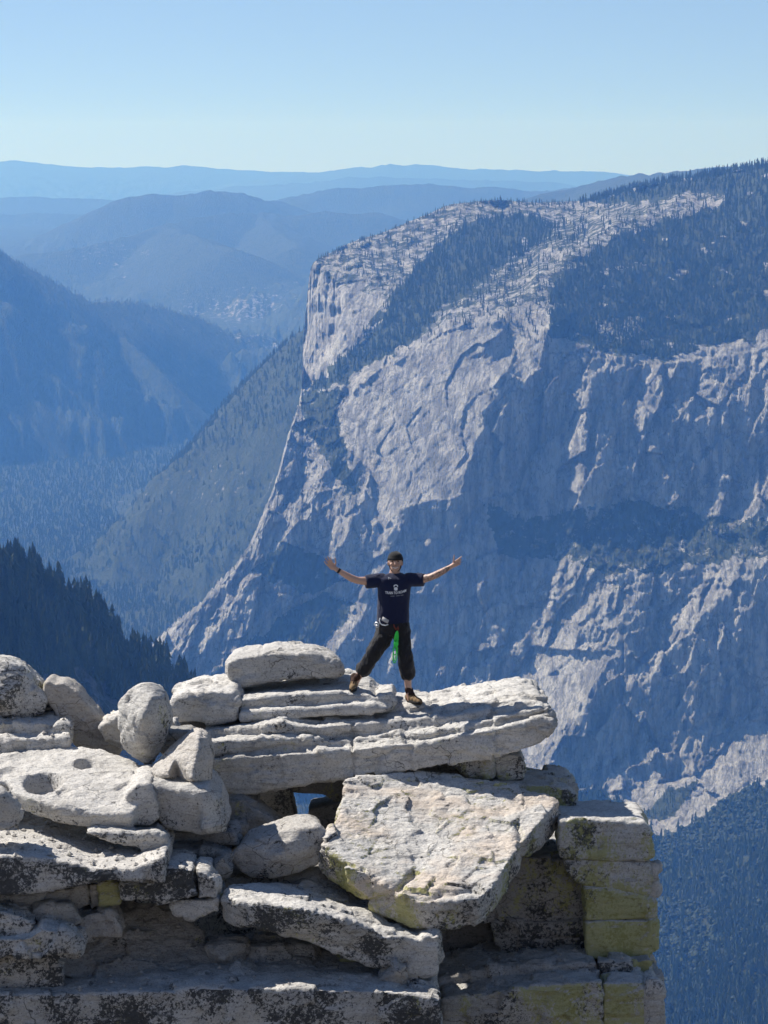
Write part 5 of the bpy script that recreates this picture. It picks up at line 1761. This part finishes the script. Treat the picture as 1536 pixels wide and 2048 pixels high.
man = bpy.data.objects.new('person', None)
COL.objects.link(man)
man.location = FOOT
man.empty_display_size = 0.2
ROOTPOS['person'] = tuple(FOOT)
tag(man, 'man in navy T-shirt and black cap standing on the slab with arms spread wide', 'person')

m = Y0 / F  # metres per photograph pixel here
# ---- body, one surface
bm = bmesh.new()
head_c = Q(790.5, 1124)
ellipsoid(bm, head_c + Vector((0, 0.015, 0.012)), (0.074, 0.092, 0.108))
ellipsoid(bm, Q(790.5, 1134, -0.018), (0.056, 0.068, 0.074))          # jaw
ellipsoid(bm, Q(790.5, 1142, -0.055), (0.026, 0.022, 0.020))          # chin
for s in (-1, 1):
    ellipsoid(bm, Q(790.5 + s * 7.0, 1129, -0.062), (0.024, 0.020, 0.022))   # cheeks
    ellipsoid(bm, Q(790.5 + s * 13.6, 1127, 0.01), (0.010, 0.020, 0.032))    # ears
capsule(bm, Q(790.5, 1121, -0.078), 0.009, Q(790.5, 1128.5, -0.098), 0.015)   # nose
capsule(bm, Q(783, 1120, -0.066), 0.009, Q(798, 1120, -0.066), 0.009)         # brow
chain(bm, [(Q(790, 1138, 0.01), 0.058), (Q(789, 1150, 0.02), 0.066)])
loft(bm, [(Q(788, 1150, 0.01), .10, .07), (Q(788, 1160), .18, .10), (Q(788, 1180), .16, .11), (Q(787, 1215), .145, .10), (Q(787, 1250), .155, .10), (Q(787, 1262), .12, .09)])
# arms
chain(bm, [(Q(757, 1157), 0.058), (Q(733, 1162, -0.05), 0.052), (Q(716, 1161, -0.10), 0.042), (Q(704, 1157, -0.12), 0.043), (Q(690, 1149, -0.13), 0.037), (Q(675, 1140, -0.14), 0.027)])
chain(bm, [(Q(823, 1156), 0.058), (Q(846, 1158, -0.05), 0.050), (Q(862, 1154, -0.10), 0.042), (Q(873, 1149, -0.12), 0.043), (Q(888, 1141, -0.13), 0.037), (Q(902, 1133, -0.14), 0.027)])
# hand on the left of the picture: open, fingers up
hl = -0.145
chain(bm, [(Q(673.5, 1139, hl), 0.026), (Q(667.5, 1134.5, hl), 0.030)])
for a, b in ((Q(665, 1134, hl), Q(659.8, 1129, hl)), (Q(668, 1132, hl), Q(664.5, 1126.5, hl)), (Q(664, 1137, hl), Q(658.5, 1132.5, hl))):
    capsule(bm, a, 0.020, b, 0.015)
for pts in (
    [(665, 1128), (663.0, 1121.5), (660.8, 1115.2)],
    [(662.5, 1128.5), (658.6, 1121.0), (655.2, 1113.6)],
    [(660.2, 1130.5), (654.8, 1123.2), (650.8, 1116.8)],
    [(658.6, 1133.5), (652.6, 1128.2), (648.8, 1123.2)],
    [(670, 1133), (671.6, 1124.5), (670.4, 1116.2)],
):
    rs = (0.0105, 0.0095, 0.0075)
    chain(bm, [(Q(p[0], p[1], hl - 0.012 * i), rs[i]) for i, p in enumerate(pts)], 8)
# hand on the right of the picture: thumb up, first finger stretched, the others half closed
chain(bm, [(Q(903, 1132.5, hl), 0.026), (Q(909, 1129, hl), 0.031), (Q(912.5, 1127.5, hl), 0.028)])
for pts in (
    [(906.5, 1126.5), (907.4, 1118.5), (908.6, 1110.4)],
    [(911, 1122.5), (917, 1118.0), (923.6, 1113.2)],
    [(913.5, 1124.0), (919, 1120.6), (922.4, 1119.4)],
    [(914, 1127.5), (919, 1124.8), (922.0, 1124.0)],
    [(913, 1131), (917.5, 1129.0), (920.3, 1128.6)],
):
    rs = (0.0115, 0.0095, 0.0078)
    chain(bm, [(Q(p[0], p[1], hl - 0.014 * i), rs[i]) for i, p in enumerate(pts)], 8)
# legs
chain(bm, [(Q(775, 1258), 0.085), (Q(742, 1310, -0.06), 0.055), (Q(729, 1334, -0.02), 0.052), (Q(715, 1357, 0.0), 0.040), (Q(710, 1370, 0.0), 0.034), (Q(709, 1380, -0.01), 0.034)])
chain(bm, [(Q(801, 1258), 0.085), (Q(811, 1308, -0.06), 0.055), (Q(814, 1340, -0.02), 0.054), (Q(816, 1368, 0.0), 0.042), (Q(818, 1385, 0.0), 0.036), (Q(820, 1398, -0.01), 0.036)])
body, wco = bake(bm, 'body', M_skin, man, voxel=0.0052, smooth=3)
bpx, bpy_ = project(wco)
set_attr(body, 'ink', ((bpx > 838) & (bpx < 899)) * 1.0)

# ---- face
bm = bmesh.new()
for k in range(9):
    t = k / 8 * 2 - 1
    x = 790.5 + t * 5.6
    y = 1133.6 + 2.6 * (1 - t * t)
    ellipsoid(bm, Q(x, y, -0.078 - 0.010 * (1 - t * t)), (0.0055, 0.010, 0.0062 * (1.15 - 0.6 * abs(t))), 8)
bake(bm, 'teeth', M_teeth, man)
for s in (-1, 1):
    bm = bmesh.new()
    ellipsoid(bm, Q(790.5 + s * 5.6, 1122.8, -0.066), (0.012, 0.012, 0.0062), 10)
    bake(bm, 'eye', M_eye, man)
    bm = bmesh.new()
    capsule(bm, Q(790.5 + s * 2.8, 1119.8, -0.074), 0.0042, Q(790.5 + s * 8.6, 1119.4, -0.062), 0.0036, 8)
    bake(bm, 'eyebrow', M_dark, man)
bm = bmesh.new()
for k in range(15):
    t = k / 14 * 2 - 1
    a = t * 1.45
    x = 790.5 + 9.6 * math.sin(a)
    y = 1131.5 + 10.2 * math.cos(a) * 0.98
    ellipsoid(bm, Q(x, y, -0.044 + 0.05 * abs(t) ** 1.5 - 0.012 * (1 - abs(t))), (0.016, 0.018, 0.016), 10)
for k in range(7):
    t = k / 6 * 2 - 1
    ellipsoid(bm, Q(790.5 + t * 6.0, 1131.6 + 1.3 * t * t, -0.075 + 0.01 * abs(t)), (0.009, 0.010, 0.0045), 8)
bake(bm, 'beard', M_dark, man, voxel=0.004, smooth=2, noise=0.003, nfreq=60)

# ---- cap
bm = bmesh.new()
ellipsoid(bm, Q(790.5, 1116, 0.02), (0.088, 0.106, 0.080), 28)
geom = [v for v in bm.verts]
zc = Q(790.5, 1118.2).z
for v in bm.verts:
    if v.co.z < zc:
        v.co.z = zc - 0.004
for s in (-1, 1):
    capsule(bm, Q(790.5 + s * 13.8, 1117, 0.03), 0.014, Q(790.5 + s * 14.4, 1129, 0.035), 0.010)
cap, _ = bake(bm, 'cap', M_cap, man, voxel=0.006, smooth=3)
bm = bmesh.new()
loft(bm, [(Q(790.5, 1119.4, 0.012), .0835, .100), (Q(790.5, 1117.2, 0.013), .089, .106), (Q(790.5, 1114.0, 0.014), .088, .105), (Q(790.5, 1113.6, 0.014), .084, .10)], sq=2.0)
band, _ = bake(bm, 'cap_band', M_web, cap)

# ---- shirt
bm = bmesh.new()
loft(bm, [(Q(790, 1146.5, 0.012), .066, .066), (Q(789.5, 1149, 0.012), .105, .080), (Q(789, 1152.5, 0.008), .170, .100), (Q(788.5, 1157, 0.0), .208, .116), (Q(788.5, 1165), .205, .126), (Q(788.5, 1175), .192, .130), (Q(788, 1190), .184, .128),
          (Q(787, 1205), .180, .126), (Q(786, 1220), .181, .127), (Q(785.5, 1232), .186, .130), (Q(785.5, 1243), .184, .128), (Q(785.5, 1246.5), .176, .120)], 32)
chain(bm, [(Q(762, 1160), 0.080), (Q(747, 1162, -0.02), 0.078)])
chain(bm, [(Q(817, 1160), 0.080), (Q(832, 1159, -0.02), 0.076)])
for p1, p2, r1, r2 in ((Q(749, 1161.5, -0.02), Q(731.5, 1163.6, -0.05), .078, .074), (Q(830, 1159.5, -0.02), Q(847.5, 1160, -0.05), .076, .070)):
    ax = p2 - p1
    bmesh.ops.create_cone(bm, cap_ends=True, segments=20, radius1=r1, radius2=r2, depth=ax.length, matrix=Matrix.Translation((p1 + p2) / 2) @ ax.to_track_quat('Z', 'Y').to_matrix().to_4x4())
shirt, sw = bake(bm, 't_shirt', M_shirt, man, voxel=0.008, smooth=4, noise=0.010, nfreq=6)
shirt['label'] = 'navy short-sleeved T-shirt with a white kettlebell print on the chest'

# ---- print on the shirt, laid on the cloth
bvh = BVHTree.FromPolygons([Vector(v) for v in sw], [tuple(p.vertices) for p in shirt.data.polygons])


def lay(bm, name, mat, off=0.004):
    for v in bm.verts:
        d = (v.co).normalized()
        hit = bvh.ray_cast(Vector((0, 0, 0)), d, 100)
        if hit[0] is not None:
            v.co = hit[0] - d * off
    return bake(bm, name, mat, shirt)[0]


def text_bm(body_text, px, py, size_px, width_px, curve_up=0.0, subdiv=1, bold=0.012):
    cu = bpy.data.curves.new('print', 'FONT')
    cu.body = body_text
    cu.size = 1.0
    cu.align_x = 'CENTER'
    cu.offset = bold
    cu.resolution_u = 3
    o = bpy.data.objects.new('print', cu)
    COL.objects.link(o)
    me = bpy.data.meshes.new_from_object(o.evaluated_get(bpy.context.evaluated_depsgraph_get()))
    bpy.data.objects.remove(o)
    xs = [v.co.x for v in me.vertices]
    w = max(xs) - min(xs)
    bmt = bmesh.new()
    bmt.from_mesh(me)
    bmesh.ops.triangulate(bmt, faces=bmt.faces)
    bmesh.ops.subdivide_edges(bmt, edges=bmt.edges, cuts=1)
    for v in bmt.verts:
        x = px + v.co.x / w * width_px
        t = (v.co.x / w) * 2
        y = py - v.co.y / 0.72 * size_px - curve_up * (t + 0.2) ** 2 * (1 if t > -0.2 else 0.4)
        v.co = Q(x, y, -0.3)
    return bmt


lay(text_bm('TRAIN TO ROAM', 791.5, 1188.3, 5.2, 42, 3.6, bold=0.03), 'chest_lettering', M_print)
bm = bmesh.new()
# kettlebell: a ring handle over a rounded body
def px_poly(pts):
    vs = [bm.verts.new(Q(x, y, -0.3)) for x, y in pts]
    bm.faces.new(vs)


def ring_seg(cx, cy, r0x, r0y, r1x, r1y, a0, a1, n):
    for k in range(n):
        t0, t1 = a0 + (a1 - a0) * k / n, a0 + (a1 - a0) * (k + 1) / n
        px_poly([(cx + r0x * math.cos(t0), cy - r0y * math.sin(t0)), (cx + r1x * math.cos(t0), cy - r1y * math.sin(t0)), (cx + r1x * math.cos(t1), cy - r1y * math.sin(t1)), (cx + r0x * math.cos(t1), cy - r0y * math.sin(t1))])


ring_seg(791.6, 1172.6, 2.6, 1.6, 4.6, 3.6, -0.5, 3.64, 14)
for k in range(5):
    y0, y1 = 1174.6 + k * 1.3, 1174.6 + (k + 1) * 1.3
    w0, w1 = (2.6, 3.4, 3.6, 3.5, 3.2)[k], (3.4, 3.6, 3.5, 3.2, 2.5)[k]
    px_poly([(791.6 - w0, y0), (791.6 + w0, y0), (791.6 + w1, y1), (791.6 - w1, y1)])
lay(bm, 'kettlebell_print', M_print)
# the line below is too small to read in the photograph: only its strokes are there
bm = bmesh.new()
gx = random.Random(4)
x = 781.0
while x < 806:
    if not (789.6 < x < 791.2 or 798.6 < x < 800.4):
        yy = 1192.4 - 0.004 * (x - 781) ** 2
        px_poly([(x, yy - gx.uniform(.7, 1.1)), (x + 0.85, yy - gx.uniform(.7, 1.1)), (x + 0.85, yy + 0.7), (x, yy + 0.7)])
    x += 1.45
lay(bm, 'small_print_line', M_print2)
bm = bmesh.new()
px_poly([(776, 1154), (777.2, 1154.2), (777.6, 1158.6), (776.9, 1158.6)])
px_poly([(776.6, 1154.4), (782.5, 1156.6), (782.3, 1157.4), (776.8, 1155.8)])
lay(bm, 'shoulder_mark', M_print2)

# ---- trousers, rolled above the ankle
bm = bmesh.new()
loft(bm, [(Q(786, 1243, 0.0), .172, .118), (Q(786.5, 1250), .182, .124), (Q(787, 1260), .188, .126), (Q(787.5, 1268), .170, .115)], 28)
for pts in ([(Q(774, 1262), .102), (Q(760, 1287, -0.03), .090), (Q(745, 1310, -0.06), .076), (Q(735, 1328, -0.03), .078), (Q(727, 1338, -0.01), .078)],
            [(Q(802, 1262), .100), (Q(806, 1287, -0.03), .088), (Q(810, 1310, -0.06), .076), (Q(814, 1334, -0.03), .076), (Q(815, 1346, -0.01), .076)]):
    chain(bm, pts, 16)
trousers, _ = bake(bm, 'trousers', M_trouser, man, voxel=0.008, smooth=3, noise=0.026, nfreq=7)
for a, b in ((Q(728, 1336, -0.01), Q(722.5, 1346, 0.0)), (Q(815, 1345, -0.01), Q(816, 1355, 0.0))):
    bm = bmesh.new()
    ax = b - a
    bmesh.ops.create_cone(bm, cap_ends=True, segments=20, radius1=.084, radius2=.072, depth=ax.length, matrix=Matrix.Translation((a + b) / 2) @ ax.to_track_quat('Z', 'Y').to_matrix().to_4x4())
    bake(bm, 'rolled_cuff', M_trouser, trousers, voxel=0.008, smooth=4, noise=0.01, nfreq=12)

# ---- shoes
def shoe(ankle, toe_dir, name='shoe'):
    """ankle: where the sole's heel stands; toe_dir: horizontal direction of the toe"""
    d = Vector((toe_dir[0], toe_dir[1], 0)).normalized()
    s = Vector((-d.y, d.x, 0))
    base = Vector(ankle)

    def P_(f, side, h):
        return base + d * f + s * side + Vector((0, 0, h))
    bm = bmesh.new()
    for f, w, h, r in ((-0.02, 0, .055, .040), (0.04, 0, .055, .044), (0.10, 0, .050, .046), (0.16, 0, .042, .043), (0.205, 0, .036, .034)):
        m4 = Matrix.Translation(P_(f, 0, h)) @ Matrix.Rotation(math.atan2(d.y, d.x), 4, 'Z') @ Matrix.Diagonal((0.055, r, 0.040 if f > 0.08 else 0.05, 1))
        bmesh.ops.create_uvsphere(bm, u_segments=14, v_segments=9, radius=1, matrix=m4)
    chain(bm, [(P_(0.06, 0, .075), .042), (P_(0.01, 0, .105), .044), (P_(0.0, 0, .125), .043)])
    for v in bm.verts:
        v.co.z = max(v.co.z, base.z + 0.016)
    up, _ = bake(bm, name, M_tan, man, voxel=0.006, smooth=3)
    bm = bmesh.new()
    rings = []
    for z, g in ((0.0, 0.94), (0.012, 1.0), (0.030, 1.0), (0.034, .96)):
        ring = []
        for k in range(26):
            t = 6.28318 * k / 26
            f = 0.095 + 0.152 * math.cos(t)
            w = (0.046 + 0.010 * math.cos(t)) * math.sin(t)
            q = P_(0.095 + (f - 0.095) * g, w * g, z)
            ring.append(bm.verts.new(q))
        rings.append(ring)
    for a, b in zip(rings[:-1], rings[1:]):
        for k in range(26):
            bm.faces.new([a[k], a[(k + 1) % 26], b[(k + 1) % 26], b[k]])
    bm.faces.new(rings[0])
    bm.faces.new(list(reversed(rings[-1])))
    bake(bm, 'sole', M_sole, up)
    bm = bmesh.new()
    chain(bm, [(P_(0.055, 0, .088), .040), (P_(0.01, 0, .118), .047), (P_(0.0, 0, .140), .046)])
    bake(bm, 'ankle_collar', M_brown, up, voxel=0.006, smooth=2)
    bm = bmesh.new()
    for k in range(4):
        f = 0.065 + 0.026 * k
        h = 0.110 - 0.009 * k
        capsule(bm, P_(f, -0.026, h - 0.012), 0.0045, P_(f + 0.006, 0.026, h - 0.012), 0.0045, 6)
        capsule(bm, P_(f, 0, h - 0.002), 0.0065, P_(f + 0.02, 0, h - 0.010), 0.0065, 6)
    bake(bm, 'laces', M_brown, up)
    bm = bmesh.new()
    ellipsoid(bm, P_(0.222, 0, .030), (0.034, 0.036, 0.024), 12)
    bake(bm, 'toe_cap', M_sole, up, voxel=0.006)
    return up


def ground(px, Y, names):
    """height of the rock under a foot"""
    x = (px - 768.0) / F * Y
    best = -99
    for o in ROCKS:
        if o.name.split('.')[0] not in names:
            continue
        bb = [Vector(c) for c in o.bound_box]
        if not (min(c.x for c in bb) < x < max(c.x for c in bb) and min(c.y for c in bb) < Y < max(c.y for c in bb)):
            continue
        for dx in (-0.03, 0.03):
            for dy in (-0.06, 0.0, 0.05):
                ok, loc, nn, fi = o.ray_cast(Vector((x + dx, Y + dy, -4)), Vector((0, 0, -1)), distance=6)
                if ok:
                    best = max(best, loc.z)
    return best


gl = ground(708, Y0 - 0.02, ('granite_slab', 'granite_block'))
gr = ground(820, Y0 - 0.02, ('granite_slab', 'granite_block'))
print('ground left', gl, at(708, 1386, Y0).z, 'right', gr, at(822, 1410, Y0).z)
pl, pr = Q(708.5, 1384, 0.02), Q(819, 1405, 0.02)
pl.z, pr.z = gl - 0.006, gr - 0.006
shoe(pl, (-0.10, -1.0))
shoe(pr, (0.55, -0.85))
for p, top in ((pl, Q(711, 1368)), (pr, Q(817, 1385))):
    bm = bmesh.new()
    capsule(bm, p + Vector((0, 0, 0.10)), 0.044, p + (top - p).normalized() * max(0.16, min(0.2, (top - p).length)), 0.042)
    bake(bm, 'sock', M_brown, man, voxel=0.007, smooth=2)

# ---- wristband
bm = bmesh.new()
a, b = Q(679, 1142.6, -0.138), Q(675.6, 1140.4, -0.14)
bmesh.ops.create_cone(bm, cap_ends=True, segments=18, radius1=.033, radius2=.031, depth=(b - a).length, matrix=Matrix.Translation((a + b) / 2) @ (b - a).to_track_quat('Z', 'Y').to_matrix().to_4x4())
bake(bm, 'wristband', M_web, man)

# ---- harness: waist belt, leg loops, tag, carabiners
bm = bmesh.new()
loft(bm, [(Q(786.2, 1254, 0.0), .190, .132), (Q(786, 1252, 0.0), .197, .139), (Q(785.6, 1245.5, 0.0), .196, .138), (Q(785.5, 1244, 0), .188, .130)], 32)
harness, _ = bake(bm, 'climbing_harness', M_web, man)


def tube(bm, pts, r, seg=8, closed=False):
    n = len(pts)
    rings = []
    for i, p in enumerate(pts):
        a = pts[(i - 1) % n] if (closed or i > 0) else p
        b = pts[(i + 1) % n] if (closed or i < n - 1) else p
        q = (Vector(b) - Vector(a)).to_track_quat('Z', 'Y')
        rings.append([bm.verts.new(Vector(p) + q @ Vector((r * math.cos(6.28318 * k / seg), r * math.sin(6.28318 * k / seg), 0))) for k in range(seg)])
    pairs = list(zip(rings[:-1], rings[1:]))
    if closed:
        pairs.append((rings[-1], rings[0]))
    for a, b in pairs:
        for k in range(seg):
            bm.faces.new([a[k], a[(k + 1) % seg], b[(k + 1) % seg], b[k]])
    if not closed:
        bm.faces.new(rings[0])
        bm.faces.new(list(reversed(rings[-1])))


bm = bmesh.new()
hv = [Q(765.5, 1233.5, -0.150), Q(778, 1240.5, -0.165), Q(775.4, 1247.5, -0.165), Q(762.8, 1240.5, -0.150)]
vs = [bm.verts.new(v) for v in hv] + [bm.verts.new(v + Vector((0, 0.012, 0))) for v in hv]
for f in ((0, 1, 2, 3), (7, 6, 5, 4), (0, 4, 5, 1), (1, 5, 6, 2), (2, 6, 7, 3), (3, 7, 4, 0)):
    bm.faces.new([vs[i] for i in f])
bake(bm, 'card_tag', M_tag, harness)
bm = bmesh.new()
tube(bm, [Q(760.5, 1236, -0.150), Q(758.8, 1241, -0.155), Q(760.2, 1246.5, -0.160), Q(764.5, 1249.8, -0.165), Q(770.5, 1250.8, -0.168), Q(776.5, 1249.0, -0.168)], 0.0065)
bake(bm, 'gear_loop', M_print, harness)
bm = bmesh.new()
tube(bm, [Q(753 + 4.5 * math.cos(t), 1248.5 + 3.2 * math.sin(t), -0.10 - 0.02 * math.cos(t)) for t in np.linspace(0, 6.28, 14)[:-1]], 0.007, closed=True)
tube(bm, [Q(754.5 + 3.2 * math.cos(t), 1252.0 + 2.6 * math.sin(t), -0.115) for t in np.linspace(0, 6.28, 12)[:-1]], 0.006, closed=True)
bake(bm, 'carabiner', M_metal, harness)
bm = bmesh.new()
tube(bm, [Q(787.5, 1249, -0.150), Q(789, 1254, -0.165), Q(791.5, 1259, -0.165), Q(794, 1257, -0.168), Q(796.5, 1252.5, -0.165), Q(797, 1257, -0.165), Q(795, 1262, -0.162)], 0.008)
bake(bm, 'tie_in_knot', M_red, harness)

# ---- the green cord hanging from the harness, a thing of its own
bm = bmesh.new()


def loop(cx, top, bot, w, dy, lean=0.0, ph=0.0):
    pts = []
    for k in range(30):
        t = 6.28318 * k / 30 + ph
        v = (1 - math.cos(t)) / 2
        y = top + (bot - top) * v
        pinch = 1 - 0.75 * math.exp(-((y - 1288.5) / 5.0) ** 2)
        x = cx + lean * v + 1.1 * w * math.sin(t) * pinch * (0.6 + 0.5 * v)
        pts.append(at(x, y, Y0 + dy + 0.006 * math.sin(3 * t)))
    tube(bm, pts, 0.0052, 7, closed=True)


loop(794.6, 1262, 1326, 4.6, -0.175, -6.0)
loop(793.2, 1263, 1321, 3.0, -0.185, -4.8)
loop(792.8, 1264, 1310, 4.4, -0.165, -3.2)
loop(795.4, 1263, 1300, 2.6, -0.178, -3.0)
for k in range(4):
    tube(bm, [at(791.8 + 4.2 * math.cos(t), 1284.5 + k * 1.7 + 0.6 * math.sin(t), Y0 - 0.175 - 0.022 * math.sin(t)) for t in np.linspace(0, 6.28318, 13)[:-1]], 0.0058, 6, closed=True)
ROOTPOS['none'] = (0, 0, 0)
cord, _ = bake(bm, 'rope', M_green)
tag(cord, 'bright green cord coiled into a bundle hanging from the man\'s harness', 'rope')

# ------------------------------------------------------------------ haze
def haze():
    x0, x1, y0, y1, z0, z1 = -16000, 16000, -300, 66000, -1800, 520
    V = [(x, y, z) for z in (z0, z1) for y in (y0, y1) for x in (x0, x1)]
    Fs = [[0, 2, 3, 1], [4, 5, 7, 6], [0, 1, 5, 4], [2, 6, 7, 3], [0, 4, 6, 2], [1, 3, 7, 5]]
    m = bpy.data.materials.new('haze_air')
    m.use_nodes = True
    t = m.node_tree
    t.nodes.clear()
    out = t.nodes.new('ShaderNodeOutputMaterial')
    pv = t.nodes.new('ShaderNodeVolumePrincipled')
    pv.inputs['Color'].default_value = (0.135, 0.37, 0.98, 1)
    pv.inputs['Absorption Color'].default_value = (1, 1, 1, 1)
    pv.inputs['Density'].default_value = 4.7e-5
    pv.inputs['Anisotropy'].default_value = 0.35
    t.links.new(pv.outputs[0], out.inputs['Volume'])
    o = mesh_obj('haze', V, Fs, m)
    tag(o, kind='stuff')
    return o


haze_box = haze()
